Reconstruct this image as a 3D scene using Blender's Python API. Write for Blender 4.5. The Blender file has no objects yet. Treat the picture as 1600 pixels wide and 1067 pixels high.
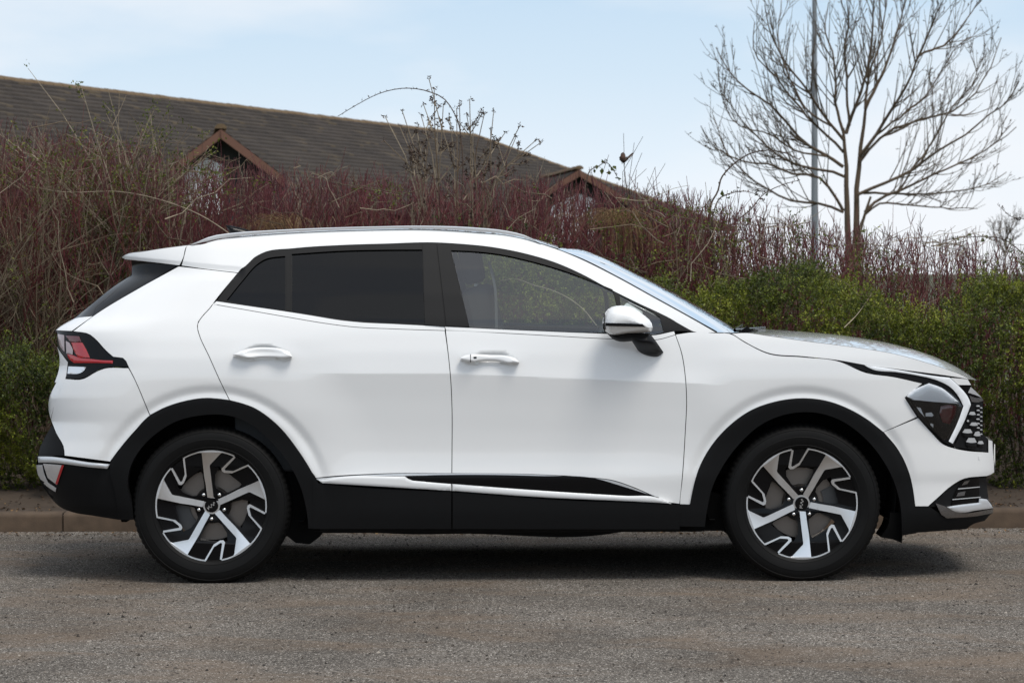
import bpy, bmesh, math, random
import numpy as np
from mathutils import Vector, Matrix, noise
from mathutils.geometry import tessellate_polygon
R = math.radians
rng = np.random.default_rng(7)
random.seed(7)
SC = bpy.context.scene
COL = SC.collection

# ---------------------------------------------------------------- camera
F_PX = 4381.0                      # focal length in pixels of a 1600 px wide picture
CAM = np.array([0.0, -13.6, 1.40])
PITCH = math.atan(106.5 / F_PX)
ROLL = R(0.22)
_F = np.array([0, math.cos(PITCH), -math.sin(PITCH)])
_R0 = np.array([1.0, 0, 0])
_U0 = np.array([0, math.sin(PITCH), math.cos(PITCH)])
_U = _U0 * math.cos(ROLL) + _R0 * math.sin(ROLL)
_R = _R0 * math.cos(ROLL) - _U0 * math.sin(ROLL)
cd = bpy.data.cameras.new("camera")
cam = bpy.data.objects.new("camera", cd)
COL.objects.link(cam)
m = Matrix.Identity(4)
for i in range(3):
    m[i][0] = _R[i]; m[i][1] = _U[i]; m[i][2] = -_F[i]; m[i][3] = CAM[i]
cam.matrix_world = m
cd.sensor_width = 36.0
cd.lens = F_PX / 1600 * 36
cd.clip_start = 0.1; cd.clip_end = 3000
cd.dof.use_dof = True
cd.dof.focus_distance = 12.75
cd.dof.aperture_fstop = 9.0
SC.camera = cam

# ---------------------------------------------------------------- world and sun
SUN_EL, SUN_AZ = R(60), R(145)     # azimuth: compass, 180 = from behind the camera
w = bpy.data.worlds.new("World"); SC.world = w; w.use_nodes = True
nt = w.node_tree; nt.nodes.clear()
def N(nt, t, **kw):
    n = nt.nodes.new(t)
    for k, v in kw.items():
        if k in n.inputs: n.inputs[k].default_value = v
        else: setattr(n, k, v)
    return n
out = N(nt, 'ShaderNodeOutputWorld')
bg = N(nt, 'ShaderNodeBackground'); bg.inputs['Strength'].default_value = 0.13
sky = N(nt, 'ShaderNodeTexSky', sky_type='NISHITA', sun_disc=False, sun_elevation=SUN_EL, sun_rotation=SUN_AZ,
        air_density=1.0, dust_density=1.0, ozone_density=1.0)
tc = N(nt, 'ShaderNodeTexCoord')
sep = N(nt, 'ShaderNodeSeparateXYZ'); nt.links.new(tc.outputs['Generated'], sep.inputs[0])
mp = N(nt, 'ShaderNodeMapping'); mp.inputs['Scale'].default_value = (1.0, 1.0, 3.2)
nt.links.new(tc.outputs['Generated'], mp.inputs[0])
nz = N(nt, 'ShaderNodeTexNoise', Scale=5.5, Detail=6.0, Roughness=0.5); nt.links.new(mp.outputs[0], nz.inputs['Vector'])
cr = N(nt, 'ShaderNodeMapRange'); cr.inputs['From Min'].default_value = 0.40; cr.inputs['From Max'].default_value = 0.62
cr.inputs['To Min'].default_value = 0.0; cr.inputs['To Max'].default_value = 0.72
nt.links.new(nz.outputs[0], cr.inputs[0])
# thin high haze: pale at the horizon, light blue higher up, the clear sky texture showing through overhead
grd = N(nt, 'ShaderNodeValToRGB'); nt.links.new(sep.outputs[2], grd.inputs[0])
st_ = [(0.0, (.79, .825, .865)), (.035, (.70, .780, .855)), (.07, (.575, .700, .815)), (.12, (.45, .610, .775)), (.30, (.56, .68, .82)), (1.0, (.68, .72, .78))]
while len(grd.color_ramp.elements) < len(st_): grd.color_ramp.elements.new(.5)
for e_, (p_, c_) in zip(grd.color_ramp.elements, st_): e_.position = p_; e_.color = (*c_, 1)
scl = N(nt, 'ShaderNodeVectorMath', operation='SCALE'); scl.inputs['Scale'].default_value = 1/0.13; nt.links.new(grd.outputs[0], scl.inputs[0])
up_ = N(nt, 'ShaderNodeMapRange'); up_.inputs['From Min'].default_value = 0.12; up_.inputs['From Max'].default_value = 0.7; up_.inputs['To Max'].default_value = 0.35
nt.links.new(sep.outputs[2], up_.inputs[0])
m0 = N(nt, 'ShaderNodeMix', data_type='RGBA'); nt.links.new(up_.outputs[0], m0.inputs[0]); nt.links.new(scl.outputs[0], m0.inputs[6]); nt.links.new(sky.outputs[0], m0.inputs[7])
mx = N(nt, 'ShaderNodeMix', data_type='RGBA'); nt.links.new(cr.outputs[0], mx.inputs[0]); nt.links.new(m0.outputs[2], mx.inputs[6])
mx.inputs[7].default_value = (6.2, 6.35, 6.6, 1)
nt.links.new(mx.outputs[2], bg.inputs[0]); nt.links.new(bg.outputs[0], out.inputs[0])

sl = bpy.data.lights.new("sun", 'SUN'); sl.energy = 1.9; sl.angle = R(24); sl.color = (1.0, 0.955, 0.885)
so = bpy.data.objects.new("sun", sl); COL.objects.link(so)
sd = Vector((math.sin(SUN_AZ) * math.cos(SUN_EL), math.cos(SUN_AZ) * math.cos(SUN_EL), math.sin(SUN_EL)))
so.rotation_euler = sd.to_track_quat('Z', 'Y').to_euler(); so.location = sd * 50
SC.view_settings.view_transform = 'Standard'; SC.view_settings.look = 'None'
SC.view_settings.gamma = 1; SC.view_settings.use_curve_mapping = False
SC.view_settings.exposure = 0.21
SC.cycles.max_bounces = 8; SC.cycles.transparent_max_bounces = 16

# ---------------------------------------------------------------- helpers
def P(u, v, y):
    """point on the plane y = const seen at photograph pixel (u, v)"""
    u = np.asarray(u, float); v = np.asarray(v, float); y = np.asarray(y, float)
    u, v, y = np.broadcast_arrays(u, v, y)
    d = F_PX * _F + (u - 800)[..., None] * _R + (533.5 - v)[..., None] * _U
    t = (y - CAM[1]) / d[..., 1]
    return CAM + d * t[..., None]
def proj(p):
    q = np.asarray(p, float) - CAM
    z = q @ _F
    return 800 + F_PX * (q @ _R) / z, 533.5 - F_PX * (q @ _U) / z

ZT = {0: (0, 0, 1), 1: (40, 330, 3.9525), 2: (40, 580, 3.138), 3: (300, 340, 3.8095), 4: (660, 340, 3.636), 5: (1040, 480, 2.807),
      6: (1290, 550, 3.555), 7: (1100, 640, 3.81), 8: (480, 700, 2.5), 9: (1420, 570, 7.619), 10: (1480, 690, 6.67),
      11: (450, 100, 3.2), 12: (850, 200, 4.0), 13: (1080, 0, 2.54), 14: (700, 380, 4.444)}
def Z(k, *pts):
    a, b, s = ZT[k]
    return [(a + x / s, b + y / s) for x, y in pts]

def tag(o, label=None, cat=None, group=None, kind=None):
    if label: o['label'] = label
    if cat: o['category'] = cat
    if group: o['group'] = group
    if kind: o['kind'] = kind
    return o
def empty(name, loc=(0, 0, 0), parent=None):
    o = bpy.data.objects.new(name, None); COL.objects.link(o); o.location = loc; o.empty_display_size = 0.1
    if parent: o.parent = parent
    return o
def link(name, me, mat=None, parent=None, loc=None):
    o = bpy.data.objects.new(name, me); COL.objects.link(o)
    if mat is not None and len(me.materials) == 0: me.materials.append(mat)
    if parent: o.parent = parent
    if loc is not None: o.location = loc
    return o
def mesh(name, verts, faces, smooth=True, angle=35):
    me = bpy.data.meshes.new(name); me.from_pydata([tuple(map(float, p)) for p in verts], [], [tuple(int(i) for i in f) for f in faces]); me.update()
    if smooth:
        me.polygons.foreach_set('use_smooth', [True] * len(me.polygons))
        me.set_sharp_from_angle(angle=R(angle))
    return me
def fast_mesh(name, verts, quads, smooth=False, attr=None, n=4):
    me = bpy.data.meshes.new(name)
    verts = np.asarray(verts, np.float32); quads = np.asarray(quads, np.int32)
    me.vertices.add(len(verts)); me.vertices.foreach_set('co', verts.ravel())
    me.loops.add(quads.size); me.loops.foreach_set('vertex_index', quads.ravel())
    me.polygons.add(len(quads)); me.polygons.foreach_set('loop_start', np.arange(len(quads), dtype=np.int32) * n)
    if smooth: me.polygons.foreach_set('use_smooth', np.ones(len(quads), bool))
    me.update(calc_edges=True)
    if attr is not None:
        a = me.attributes.new('tone', 'FLOAT', 'POINT'); a.data.foreach_set('value', np.asarray(attr, np.float32))
    return me
def tubes(P3, rad, sides=3, tone=None):
    """P3 (n,k,3), rad (n,k) -> verts, quads, tone per vertex"""
    P3 = np.asarray(P3, float); rad = np.asarray(rad, float)
    n, k, _ = P3.shape
    T = np.gradient(P3, axis=1); T /= np.linalg.norm(T, axis=2, keepdims=True) + 1e-9
    ref = np.tile(np.array([0.31, 0.94, 0.12]), (n, k, 1))
    A = np.cross(T, ref); A /= np.linalg.norm(A, axis=2, keepdims=True) + 1e-9
    B = np.cross(T, A)
    ang = np.arange(sides) / sides * 2 * np.pi
    V = P3[:, :, None, :] + rad[:, :, None, None] * (A[:, :, None, :] * np.cos(ang)[None, None, :, None] + B[:, :, None, :] * np.sin(ang)[None, None, :, None])
    idx = np.arange(n * k * sides).reshape(n, k, sides)
    a = idx[:, :-1, :]; b = idx[:, 1:, :]
    q = np.stack([a, np.roll(a, -1, 2), np.roll(b, -1, 2), b], -1).reshape(-1, 4)
    tn = None if tone is None else np.repeat(np.asarray(tone), k * sides)
    return V.reshape(-1, 3), q, tn
def join_arrays(parts):
    vs, qs, ts, o = [], [], [], 0
    for v, q, t in parts:
        vs.append(v); qs.append(q + o); o += len(v)
        ts.append(np.zeros(len(v)) if t is None else t)
    return np.concatenate(vs), np.concatenate(qs), np.concatenate(ts)
def curve_pts(pts, n):
    """Catmull-Rom through pts (any dim), n samples"""
    p = np.asarray(pts, float)
    if len(p) == 2: t = np.linspace(0, 1, n)[:, None]; return p[0] * (1 - t) + p[1] * t
    d = np.concatenate([[0], np.cumsum(np.linalg.norm(np.diff(p, axis=0), axis=1))])
    tt = np.linspace(0, d[-1], n)
    mt = np.zeros_like(p)
    h = np.diff(d)[:, None]; s = np.diff(p, axis=0) / h
    mt[1:-1] = (s[:-1] * h[1:] + s[1:] * h[:-1]) / (h[:-1] + h[1:]); mt[0] = s[0]; mt[-1] = s[-1]
    i = np.clip(np.searchsorted(d, tt, side='right') - 1, 0, len(p) - 2)
    hh = (d[i + 1] - d[i])[:, None]; t = ((tt - d[i])[:, None]) / hh
    return (2*t**3-3*t**2+1)*p[i] + (t**3-2*t**2+t)*hh*mt[i] + (-2*t**3+3*t**2)*p[i+1] + (t**3-t**2)*hh*mt[i+1]
def box(name, lo, hi, mat, parent=None, bev=0.0):
    bm = bmesh.new(); bmesh.ops.create_cube(bm, size=1)
    lo = np.array(lo, float); hi = np.array(hi, float)
    for v in bm.verts:
        v.co = Vector([(lo[i] + hi[i]) / 2 + v.co[i] * (hi[i] - lo[i]) for i in range(3)])
    if bev: bmesh.ops.bevel(bm, geom=bm.edges[:], offset=bev, segments=3, profile=0.7, affect='EDGES')
    me = bpy.data.meshes.new(name); bm.to_mesh(me); bm.free()
    if bev:
        me.polygons.foreach_set('use_smooth', [True] * len(me.polygons)); me.set_sharp_from_angle(angle=R(40))
    return link(name, me, mat, parent)

# ---------------------------------------------------------------- materials
M = {}
def pbr(name, color, rough=0.5, metal=0.0, coat=0.0, coat_rough=0.03, spec=0.5, var=0.0, vscale=20.0, bump=0.0, bscale=200.0, emit=None, aniso=0.0):
    m = bpy.data.materials.new(name); m.use_nodes = True; nt = m.node_tree
    b = nt.nodes['Principled BSDF']
    b.inputs['Base Color'].default_value = (*color, 1); b.inputs['Roughness'].default_value = rough
    b.inputs['Metallic'].default_value = metal; b.inputs['Coat Weight'].default_value = coat
    b.inputs['Coat Roughness'].default_value = coat_rough; b.inputs['Specular IOR Level'].default_value = spec
    if aniso: b.inputs['Anisotropic'].default_value = aniso
    tcn = N(nt, 'ShaderNodeTexCoord')
    if var:
        n = N(nt, 'ShaderNodeTexNoise', Scale=vscale, Detail=4.0); nt.links.new(tcn.outputs['Object'], n.inputs['Vector'])
        r = N(nt, 'ShaderNodeMix', data_type='RGBA'); nt.links.new(n.outputs[0], r.inputs[0])
        r.inputs[6].default_value = (*[c * (1 - var) for c in color], 1); r.inputs[7].default_value = (*[min(1, c * (1 + var)) for c in color], 1)
        nt.links.new(r.outputs[2], b.inputs['Base Color'])
    if bump:
        n = N(nt, 'ShaderNodeTexNoise', Scale=bscale, Detail=3.0); nt.links.new(tcn.outputs['Object'], n.inputs['Vector'])
        bp = N(nt, 'ShaderNodeBump', Strength=bump, Distance=0.002); nt.links.new(n.outputs[0], bp.inputs['Height']); nt.links.new(bp.outputs[0], b.inputs['Normal'])
    M[name] = m
    return m
def glass_mat(name, tint, gloss=(1, 1, 1), ior=1.5, boost=1.0):
    m = bpy.data.materials.new(name); m.use_nodes = True; nt = m.node_tree; nt.nodes.clear()
    o = N(nt, 'ShaderNodeOutputMaterial'); t = N(nt, 'ShaderNodeBsdfTransparent'); g = N(nt, 'ShaderNodeBsdfGlossy')
    t.inputs[0].default_value = (*tint, 1); g.inputs[0].default_value = (*gloss, 1); g.inputs['Roughness'].default_value = 0.01
    fr = N(nt, 'ShaderNodeFresnel', IOR=ior); mlt = N(nt, 'ShaderNodeMath', operation='MULTIPLY', use_clamp=True); mlt.inputs[1].default_value = boost
    nt.links.new(fr.outputs[0], mlt.inputs[0])
    x = N(nt, 'ShaderNodeMixShader'); nt.links.new(mlt.outputs[0], x.inputs[0]); nt.links.new(t.outputs[0], x.inputs[1]); nt.links.new(g.outputs[0], x.inputs[2])
    nt.links.new(x.outputs[0], o.inputs[0]); M[name] = m; return m
def tone_mat(name, stops, rough=0.7, trans=0.0, spec=0.3, noise_amt=0.35, nscale=25.0):
    """colour picked per piece from the attribute 'tone' (0..1) through stops"""
    m = bpy.data.materials.new(name); m.use_nodes = True; nt = m.node_tree
    b = nt.nodes['Principled BSDF']; b.inputs['Roughness'].default_value = rough; b.inputs['Specular IOR Level'].default_value = spec
    a = N(nt, 'ShaderNodeAttribute', attribute_name='tone'); r = N(nt, 'ShaderNodeValToRGB')
    while len(r.color_ramp.elements) < len(stops): r.color_ramp.elements.new(0.5)
    for e, (p, c) in zip(r.color_ramp.elements, stops): e.position = p; e.color = (*c, 1)
    nt.links.new(a.outputs['Fac'], r.inputs[0])
    tcn = N(nt, 'ShaderNodeTexCoord'); n = N(nt, 'ShaderNodeTexNoise', Scale=nscale, Detail=5.0); nt.links.new(tcn.outputs['Object'], n.inputs['Vector'])
    mr = N(nt, 'ShaderNodeMapRange'); mr.inputs['From Min'].default_value = 0.3; mr.inputs['From Max'].default_value = 0.7
    mr.inputs['To Min'].default_value = 1 - noise_amt; mr.inputs['To Max'].default_value = 1 + noise_amt; nt.links.new(n.outputs[0], mr.inputs[0])
    vm = N(nt, 'ShaderNodeVectorMath', operation='SCALE'); nt.links.new(r.outputs[0], vm.inputs[0]); nt.links.new(mr.outputs[0], vm.inputs['Scale'])
    nt.links.new(vm.outputs[0], b.inputs['Base Color'])
    if trans:
        o = nt.nodes['Material Output']; tr = N(nt, 'ShaderNodeBsdfTranslucent'); nt.links.new(vm.outputs[0], tr.inputs[0])
        x = N(nt, 'ShaderNodeMixShader'); x.inputs[0].default_value = trans
        nt.links.new(b.outputs[0], x.inputs[1]); nt.links.new(tr.outputs[0], x.inputs[2]); nt.links.new(x.outputs[0], o.inputs[0])
    M[name] = m; return m

pbr('paint', (0.82, 0.82, 0.81), rough=0.35, coat=1.0, coat_rough=0.02)
pbr('cladding', (0.0045, 0.0045, 0.0048), rough=0.6, spec=0.16, bump=0.25, bscale=900)
pbr('gloss_black', (0.003, 0.003, 0.0035), rough=0.18, spec=0.18, coat=0.06)
pbr('trim_black', (0.007, 0.007, 0.0075), rough=0.45, spec=0.18)
pbr('seal', (0.004, 0.004, 0.004), rough=0.9, spec=0.1)
pbr('underbody', (0.010, 0.010, 0.010), rough=0.85, spec=0.2)
pbr('satin_silver', (0.68, 0.69, 0.70), rough=0.34, metal=0.55)
pbr('rail_silver', (0.72, 0.73, 0.74), rough=0.32, metal=0.35, coat=0.5)
pbr('dark_chrome', (0.30, 0.30, 0.31), rough=0.22, metal=1.0)
pbr('machined', (0.78, 0.78, 0.78), rough=0.30, metal=1.0, aniso=0.6)
pbr('rubber', (0.0050, 0.0048, 0.0046), rough=0.6, spec=0.16, bump=0.3, bscale=300, var=0.25, vscale=14)
pbr('disc_metal', (0.20, 0.175, 0.155), rough=0.42, metal=0.85)
pbr('caliper', (0.10, 0.10, 0.10), rough=0.5, metal=0.6)
pbr('nut_metal', (0.75, 0.74, 0.72), rough=0.18, metal=1.0)
pbr('seat_cloth', (0.030, 0.033, 0.036), rough=0.8, bump=0.3, bscale=500)
pbr('seat_pale', (0.35, 0.36, 0.37), rough=0.6)
pbr('headliner', (0.30, 0.31, 0.31), rough=0.9)
pbr('lamp_red', (0.42, 0.008, 0.015), rough=0.15, coat=1.0)
pbr('lamp_dark_red', (0.10, 0.004, 0.008), rough=0.15, coat=1.0)
pbr('lamp_pale', (0.42, 0.33, 0.34), rough=0.2, coat=1.0)
pbr('reflector', (0.80, 0.81, 0.83), rough=0.24, metal=0.7)
pbr('lamp_silver', (0.86, 0.88, 0.90), rough=0.30, metal=0.0, coat=0.6)
pbr('plate_yellow', (0.75, 0.74, 0.70), rough=0.4)
pbr('emblem', (0.75, 0.75, 0.76), rough=0.2, metal=1.0)
glass_mat('glass', (0.84, 0.89, 0.86), ior=1.52, boost=2.5)
glass_mat('privacy_glass', (0.035, 0.038, 0.042), ior=1.45, boost=0.9)
glass_mat('screen_glass', (0.55, 0.62, 0.60), gloss=(0.98, 0.99, 1.0), ior=1.52, boost=2.4)
glass_mat('lens_clear', (0.93, 0.94, 0.95), ior=1.5, boost=1.2)
# ================================================================ ground, road, kerb, verge
def road_material():
    m = bpy.data.materials.new('asphalt'); m.use_nodes = True; nt = m.node_tree; b = nt.nodes['Principled BSDF']
    L = nt.links.new
    t = N(nt, 'ShaderNodeTexCoord')
    v1 = N(nt, 'ShaderNodeTexVoronoi', Scale=210.0); L(t.outputs['Object'], v1.inputs['Vector'])
    v2 = N(nt, 'ShaderNodeTexVoronoi', Scale=48.0); L(t.outputs['Object'], v2.inputs['Vector'])
    n1 = N(nt, 'ShaderNodeTexNoise', Scale=0.9, Detail=7.0, Roughness=0.62); L(t.outputs['Object'], n1.inputs['Vector'])
    mp = N(nt, 'ShaderNodeMapping'); mp.inputs['Scale'].default_value = (0.42, 0.85, 1); mp.inputs['Rotation'].default_value = (0, 0, 0.25); L(t.outputs['Object'], mp.inputs[0])
    n2 = N(nt, 'ShaderNodeTexNoise', Scale=2.3, Detail=8.0, Roughness=0.68, Distortion=0.6); L(mp.outputs[0], n2.inputs['Vector'])
    r = N(nt, 'ShaderNodeValToRGB')
    e = r.color_ramp.elements
    stops = [(0.0, (0.018, 0.016, 0.015)), (0.12, (0.070, 0.062, 0.054)), (0.5, (0.140, 0.122, 0.104)), (0.90, (0.205, 0.182, 0.156)), (1.0, (0.66, 0.61, 0.54))]
    while len(e) < len(stops): e.new(0.5)
    for q, (p, c) in zip(e, stops): q.position = p; q.color = (*c, 1)
    sp = N(nt, 'ShaderNodeSeparateXYZ'); L(v1.outputs['Color'], sp.inputs[0])
    L(sp.outputs[0], r.inputs[0])
    # patches of brown dust
    dr = N(nt, 'ShaderNodeMapRange'); dr.inputs['From Min'].default_value = 0.47; dr.inputs['From Max'].default_value = 0.64; dr.inputs['To Max'].default_value = 0.52
    L(n2.outputs[0], dr.inputs[0])
    dm = N(nt, 'ShaderNodeMix', data_type='RGBA'); L(dr.outputs[0], dm.inputs[0]); L(r.outputs[0], dm.inputs[6]); dm.inputs[7].default_value = (0.180, 0.128, 0.088, 1)
    # broad light/dark wear
    br = N(nt, 'ShaderNodeMapRange'); br.inputs['From Min'].default_value = 0.3; br.inputs['From Max'].default_value = 0.7
    br.inputs['To Min'].default_value = 0.66; br.inputs['To Max'].default_value = 1.22; L(n1.outputs[0], br.inputs[0])
    vm = N(nt, 'ShaderNodeVectorMath', operation='SCALE'); L(dm.outputs[2], vm.inputs[0]); L(br.outputs[0], vm.inputs['Scale'])
    # dark pits
    pr = N(nt, 'ShaderNodeMapRange'); pr.inputs['From Min'].default_value = 0.0; pr.inputs['From Max'].default_value = 0.28
    sp2 = N(nt, 'ShaderNodeSeparateXYZ'); L(v2.outputs['Color'], sp2.inputs[0])
    gt = N(nt, 'ShaderNodeMath', operation='GREATER_THAN'); gt.inputs[1].default_value = 0.90; L(sp2.outputs[1], gt.inputs[0])
    ds = N(nt, 'ShaderNodeMath', operation='LESS_THAN'); ds.inputs[1].default_value = 0.34; L(v2.outputs['Distance'], ds.inputs[0])
    mu = N(nt, 'ShaderNodeMath', operation='MULTIPLY'); L(gt.outputs[0], mu.inputs[0]); L(ds.outputs[0], mu.inputs[1])
    pm = N(nt, 'ShaderNodeMix', data_type='RGBA'); L(mu.outputs[0], pm.inputs[0]); L(vm.outputs[0], pm.inputs[6]); pm.inputs[7].default_value = (0.018, 0.017, 0.016, 1)
    L(pm.outputs[2], b.inputs['Base Color']); b.inputs['Roughness'].default_value = 0.9; b.inputs['Specular IOR Level'].default_value = 0.08
    bp = N(nt, 'ShaderNodeBump', Strength=0.55, Distance=0.004); L(v1.outputs['Distance'], bp.inputs['Height'])
    bp2 = N(nt, 'ShaderNodeBump', Strength=0.35, Distance=0.02); L(n2.outputs[0], bp2.inputs['Height']); L(bp.outputs[0], bp2.inputs['Normal'])
    L(bp2.outputs[0], b.inputs['Normal'])
    M['asphalt'] = m
road_material()
pbr('field', (0.055, 0.070, 0.030), rough=1.0, var=0.4, vscale=2.0)
pbr('soil', (0.060, 0.043, 0.030), rough=1.0, var=0.55, vscale=9.0, bump=1.0, bscale=30)
pbr('kerb_stone', (0.085, 0.058, 0.038), rough=0.95, var=0.5, vscale=13.0, bump=0.6, bscale=120)
def grid(name, xs, ys, zf, mat, kind='structure', label=None):
    V = []; Fc = []
    for j, y in enumerate(ys):
        for i, x in enumerate(xs): V.append((x, y, zf(x, y)))
    n = len(xs)
    for j in range(len(ys) - 1):
        for i in range(n - 1): Fc.append((j*n+i, j*n+i+1, (j+1)*n+i+1, (j+1)*n+i))
    o = link(name, mesh(name, V, Fc), mat); tag(o, label, None, None, kind); return o
KERB_Y = 1.68
grid('ground', [-900, 900], [-900, 1500], lambda x, y: -0.06, M['field'], label='grassy ground reaching to the horizon beyond the hedge')
grid('road', list(np.linspace(-60, 60, 61)), list(np.linspace(-60, KERB_Y + 0.02, 31)), lambda x, y: 0.0, M['asphalt'], label='worn grey brown asphalt road the car stands on')
def verge_z(x, y):
    return 0.085 + 0.28 * min(1, max(0, (y - 2.2) / 2.5)) + 0.03 * noise.noise(Vector((x * 1.7, y * 1.7, 0))) + 0.02 * noise.noise(Vector((x * 6, y * 6, 3)))
grid('verge', list(np.linspace(-26, 26, 300)), list(np.linspace(KERB_Y + 0.10, 12, 90)), verge_z, M['soil'], label='bare brown soil bank under the hedge behind the kerb')
kerb = tag(empty('kerb', (0, KERB_Y, 0)), 'line of weathered brown concrete kerb stones behind the car', None, None, 'structure')
def kerb_mesh(seed):
    rs = random.Random(seed); Lk = 0.915 - 0.010
    prof = [(0.0, -0.05), (0.0, 0.078), (0.006, 0.092), (0.020, 0.100), (0.125, 0.102), (0.125, -0.05)]
    V = []; Fc = []; n = len(prof); K = 9
    for k in range(K):
        for (y, z) in prof: V.append((-Lk/2 + Lk*k/(K-1), y + rs.uniform(-.0015, .0015), z + rs.uniform(-.002, .002)))
    for k in range(K - 1):
        for i in range(n - 1): Fc.append((k*n+i, (k+1)*n+i, (k+1)*n+i+1, k*n+i+1))
    Fc.append(tuple(range(n))[::-1]); Fc.append(tuple((K-1)*n+i for i in range(n)))
    me = mesh('kerb_stone', V, Fc, angle=50); me.materials.append(M['kerb_stone']); return me
kms = [kerb_mesh(i) for i in range(4)]
x0 = float(P(98, 815, KERB_Y)[0])
for k in range(-14, 20):
    o = link('kerb_stone', kms[k % 4], None, kerb); o.location = (x0 + 0.915 * (k + 0.5), random.uniform(-.003, .003), random.uniform(-.003, .003))
    o.rotation_euler.z = random.uniform(-.002, .002)
box('kerb_joint', (-15, KERB_Y + 0.012, -0.04), (14, KERB_Y + 0.11, 0.088), M['soil'], None)['kind'] = 'structure'
# loose chippings and grit
tone_mat('grit', [(0.0, (0.016, 0.014, 0.012)), (0.55, (0.045, 0.036, 0.028)), (0.88, (0.12, 0.10, 0.08)), (1.0, (0.36, 0.32, 0.27))], rough=0.9, noise_amt=0.1)
def chips(n, xr, yr, smin, smax, bias=1.0):
    c = np.stack([rng.uniform(*xr, n), yr[0] + (yr[1] - yr[0]) * rng.random(n) ** bias, np.zeros(n)], 1)
    s = rng.uniform(smin, smax, n) * (0.5 + rng.random(n) ** 3 * 1.3)
    base = np.array([[1,0,0],[-.5,.8,0],[-.6,-.8,0],[0.1,0.1,.8]])
    a = rng.uniform(0, 6.28, n); ca, sa = np.cos(a), np.sin(a)
    J = rng.uniform(.6, 1.3, (n, 4, 3)); B = base[None] * J * s[:, None, None]
    V = np.stack([B[..., 0]*ca[:, None]-B[..., 1]*sa[:, None], B[..., 0]*sa[:, None]+B[..., 1]*ca[:, None], B[..., 2]], -1) + c[:, None, :]
    V[..., 2] -= 0.0002
    f = np.array([[0,1,3],[1,2,3],[2,0,3]])
    Q = (f[None] + (np.arange(n) * 4)[:, None, None]).reshape(-1, 3)
    return V.reshape(-1, 3), Q, np.repeat(rng.random(n), 4)
v, q, t = join_arrays([chips(14000, (-3.4, 3.4), (-5.2, 1.68), .0016, .0042), chips(8500, (-3.4, 3.4), (-5.2, 1.68), .0030, .0060), chips(2600, (-3.4, 3.4), (0.9, 1.68), .0025, .007, 0.4), chips(1100, (-3.2, 3.2), (-5.0, 1.6), .005, .0085)])
o = link('grit', fast_mesh('grit', v, q, False, t, 3), M['grit']); tag(o, 'loose grit and small chippings lying on the asphalt', None, None, 'stuff')
tone_mat('litter', [(0.0, (0.045, 0.025, 0.014)), (0.5, (0.12, 0.065, 0.03)), (0.85, (0.24, 0.14, 0.06)), (1.0, (0.35, 0.22, 0.09))], rough=0.85, noise_amt=0.2)
def blades(c, dirv, nrm, ln, wd, tone, fold=0.25):
    """leaf-shaped pieces of 2 quads folded on the midrib"""
    n = len(c)
    dirv = dirv / (np.linalg.norm(dirv, axis=1, keepdims=True) + 1e-9)
    side = np.cross(dirv, nrm); side /= np.linalg.norm(side, axis=1, keepdims=True) + 1e-9
    up = np.cross(side, dirv)
    ln = ln[:, None]; wd = wd[:, None]
    p0 = c; p1 = c + dirv*ln*.45 + side*wd*.5 + up*wd*fold; p2 = c + dirv*ln; p3 = c + dirv*ln*.45 - side*wd*.5 + up*wd*fold
    V = np.stack([p0, p1, p2, p3], 1).reshape(-1, 3)
    i = np.arange(n) * 4
    T = np.stack([np.stack([i, i+1, i+2], 1), np.stack([i, i+2, i+3], 1)], 1).reshape(-1, 3)
    return V, T, np.repeat(tone, 4)
n = 2600
c = np.stack([rng.uniform(-4, 4, n), np.where(rng.random(n) < .22, rng.uniform(1.35, 1.67, n), rng.uniform(1.84, 2.9, n)), np.zeros(n)], 1)
c[:, 2] = [0.004 if p[1] < 1.7 else verge_z(p[0], p[1]) + .006 for p in c]
a = rng.uniform(0, 6.28, n)
v, q, t = blades(c, np.stack([np.cos(a), np.sin(a), rng.uniform(-.1, .35, n)], 1), np.tile([0, 0.1, 1.0], (n, 1)), rng.uniform(.012, .035, n), rng.uniform(.006, .02, n), rng.random(n))
o = link('leaf_litter', fast_mesh('leaf_litter', v, q, False, t, 3), M['litter']); tag(o, 'dead brown leaves scattered along the kerb and soil', None, None, 'stuff')
# ================================================================ building with tiled roofs
tone_mat('roof_tile', [(0.0, (0.047, 0.039, 0.034)), (0.5, (0.054, 0.044, 0.037)), (0.90, (0.060, 0.049, 0.040)), (1.0, (0.10, 0.076, 0.048))], rough=0.95, noise_amt=0.22, nscale=0.8)
pbr('ridge_clay', (0.150, 0.100, 0.055), rough=0.95, var=0.4, vscale=1.5)
pbr('barge_paint', (0.15, 0.068, 0.042), rough=0.6, var=0.15, vscale=3)
pbr('brick_wall', (0.16, 0.085, 0.055), rough=0.9, var=0.3, vscale=6)
pbr('white_render', (0.80, 0.80, 0.80), rough=0.6)
pbr('soffit', (0.03, 0.028, 0.026), rough=0.8)
bld = tag(empty('building', (0, 60, 0)), 'long low building with brown tiled roof and two small gables behind the shrubs', 'building')
bo = np.array([0, 60, 0.0])
dvec = np.array([.362, .932, 0.0]); nvec = np.array([.932, -.362, 0.0])
RA = P(0, 123, 66 - 13.6); RB = P(740, 212, 93.7 - 13.6)
RH = (RA[2] + RB[2]) / 2
A0 = np.array([RA[0], RA[1], 0]); LEN = np.linalg.norm((RB - RA)[:2]); dvec = (RB - RA) / np.linalg.norm((RB - RA)[:2]); dvec[2] = 0
nvec = np.array([dvec[1], -dvec[0], 0])
slope_end = RB[2] - RA[2]
HS = 7.0; EAVE = 2.9
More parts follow.
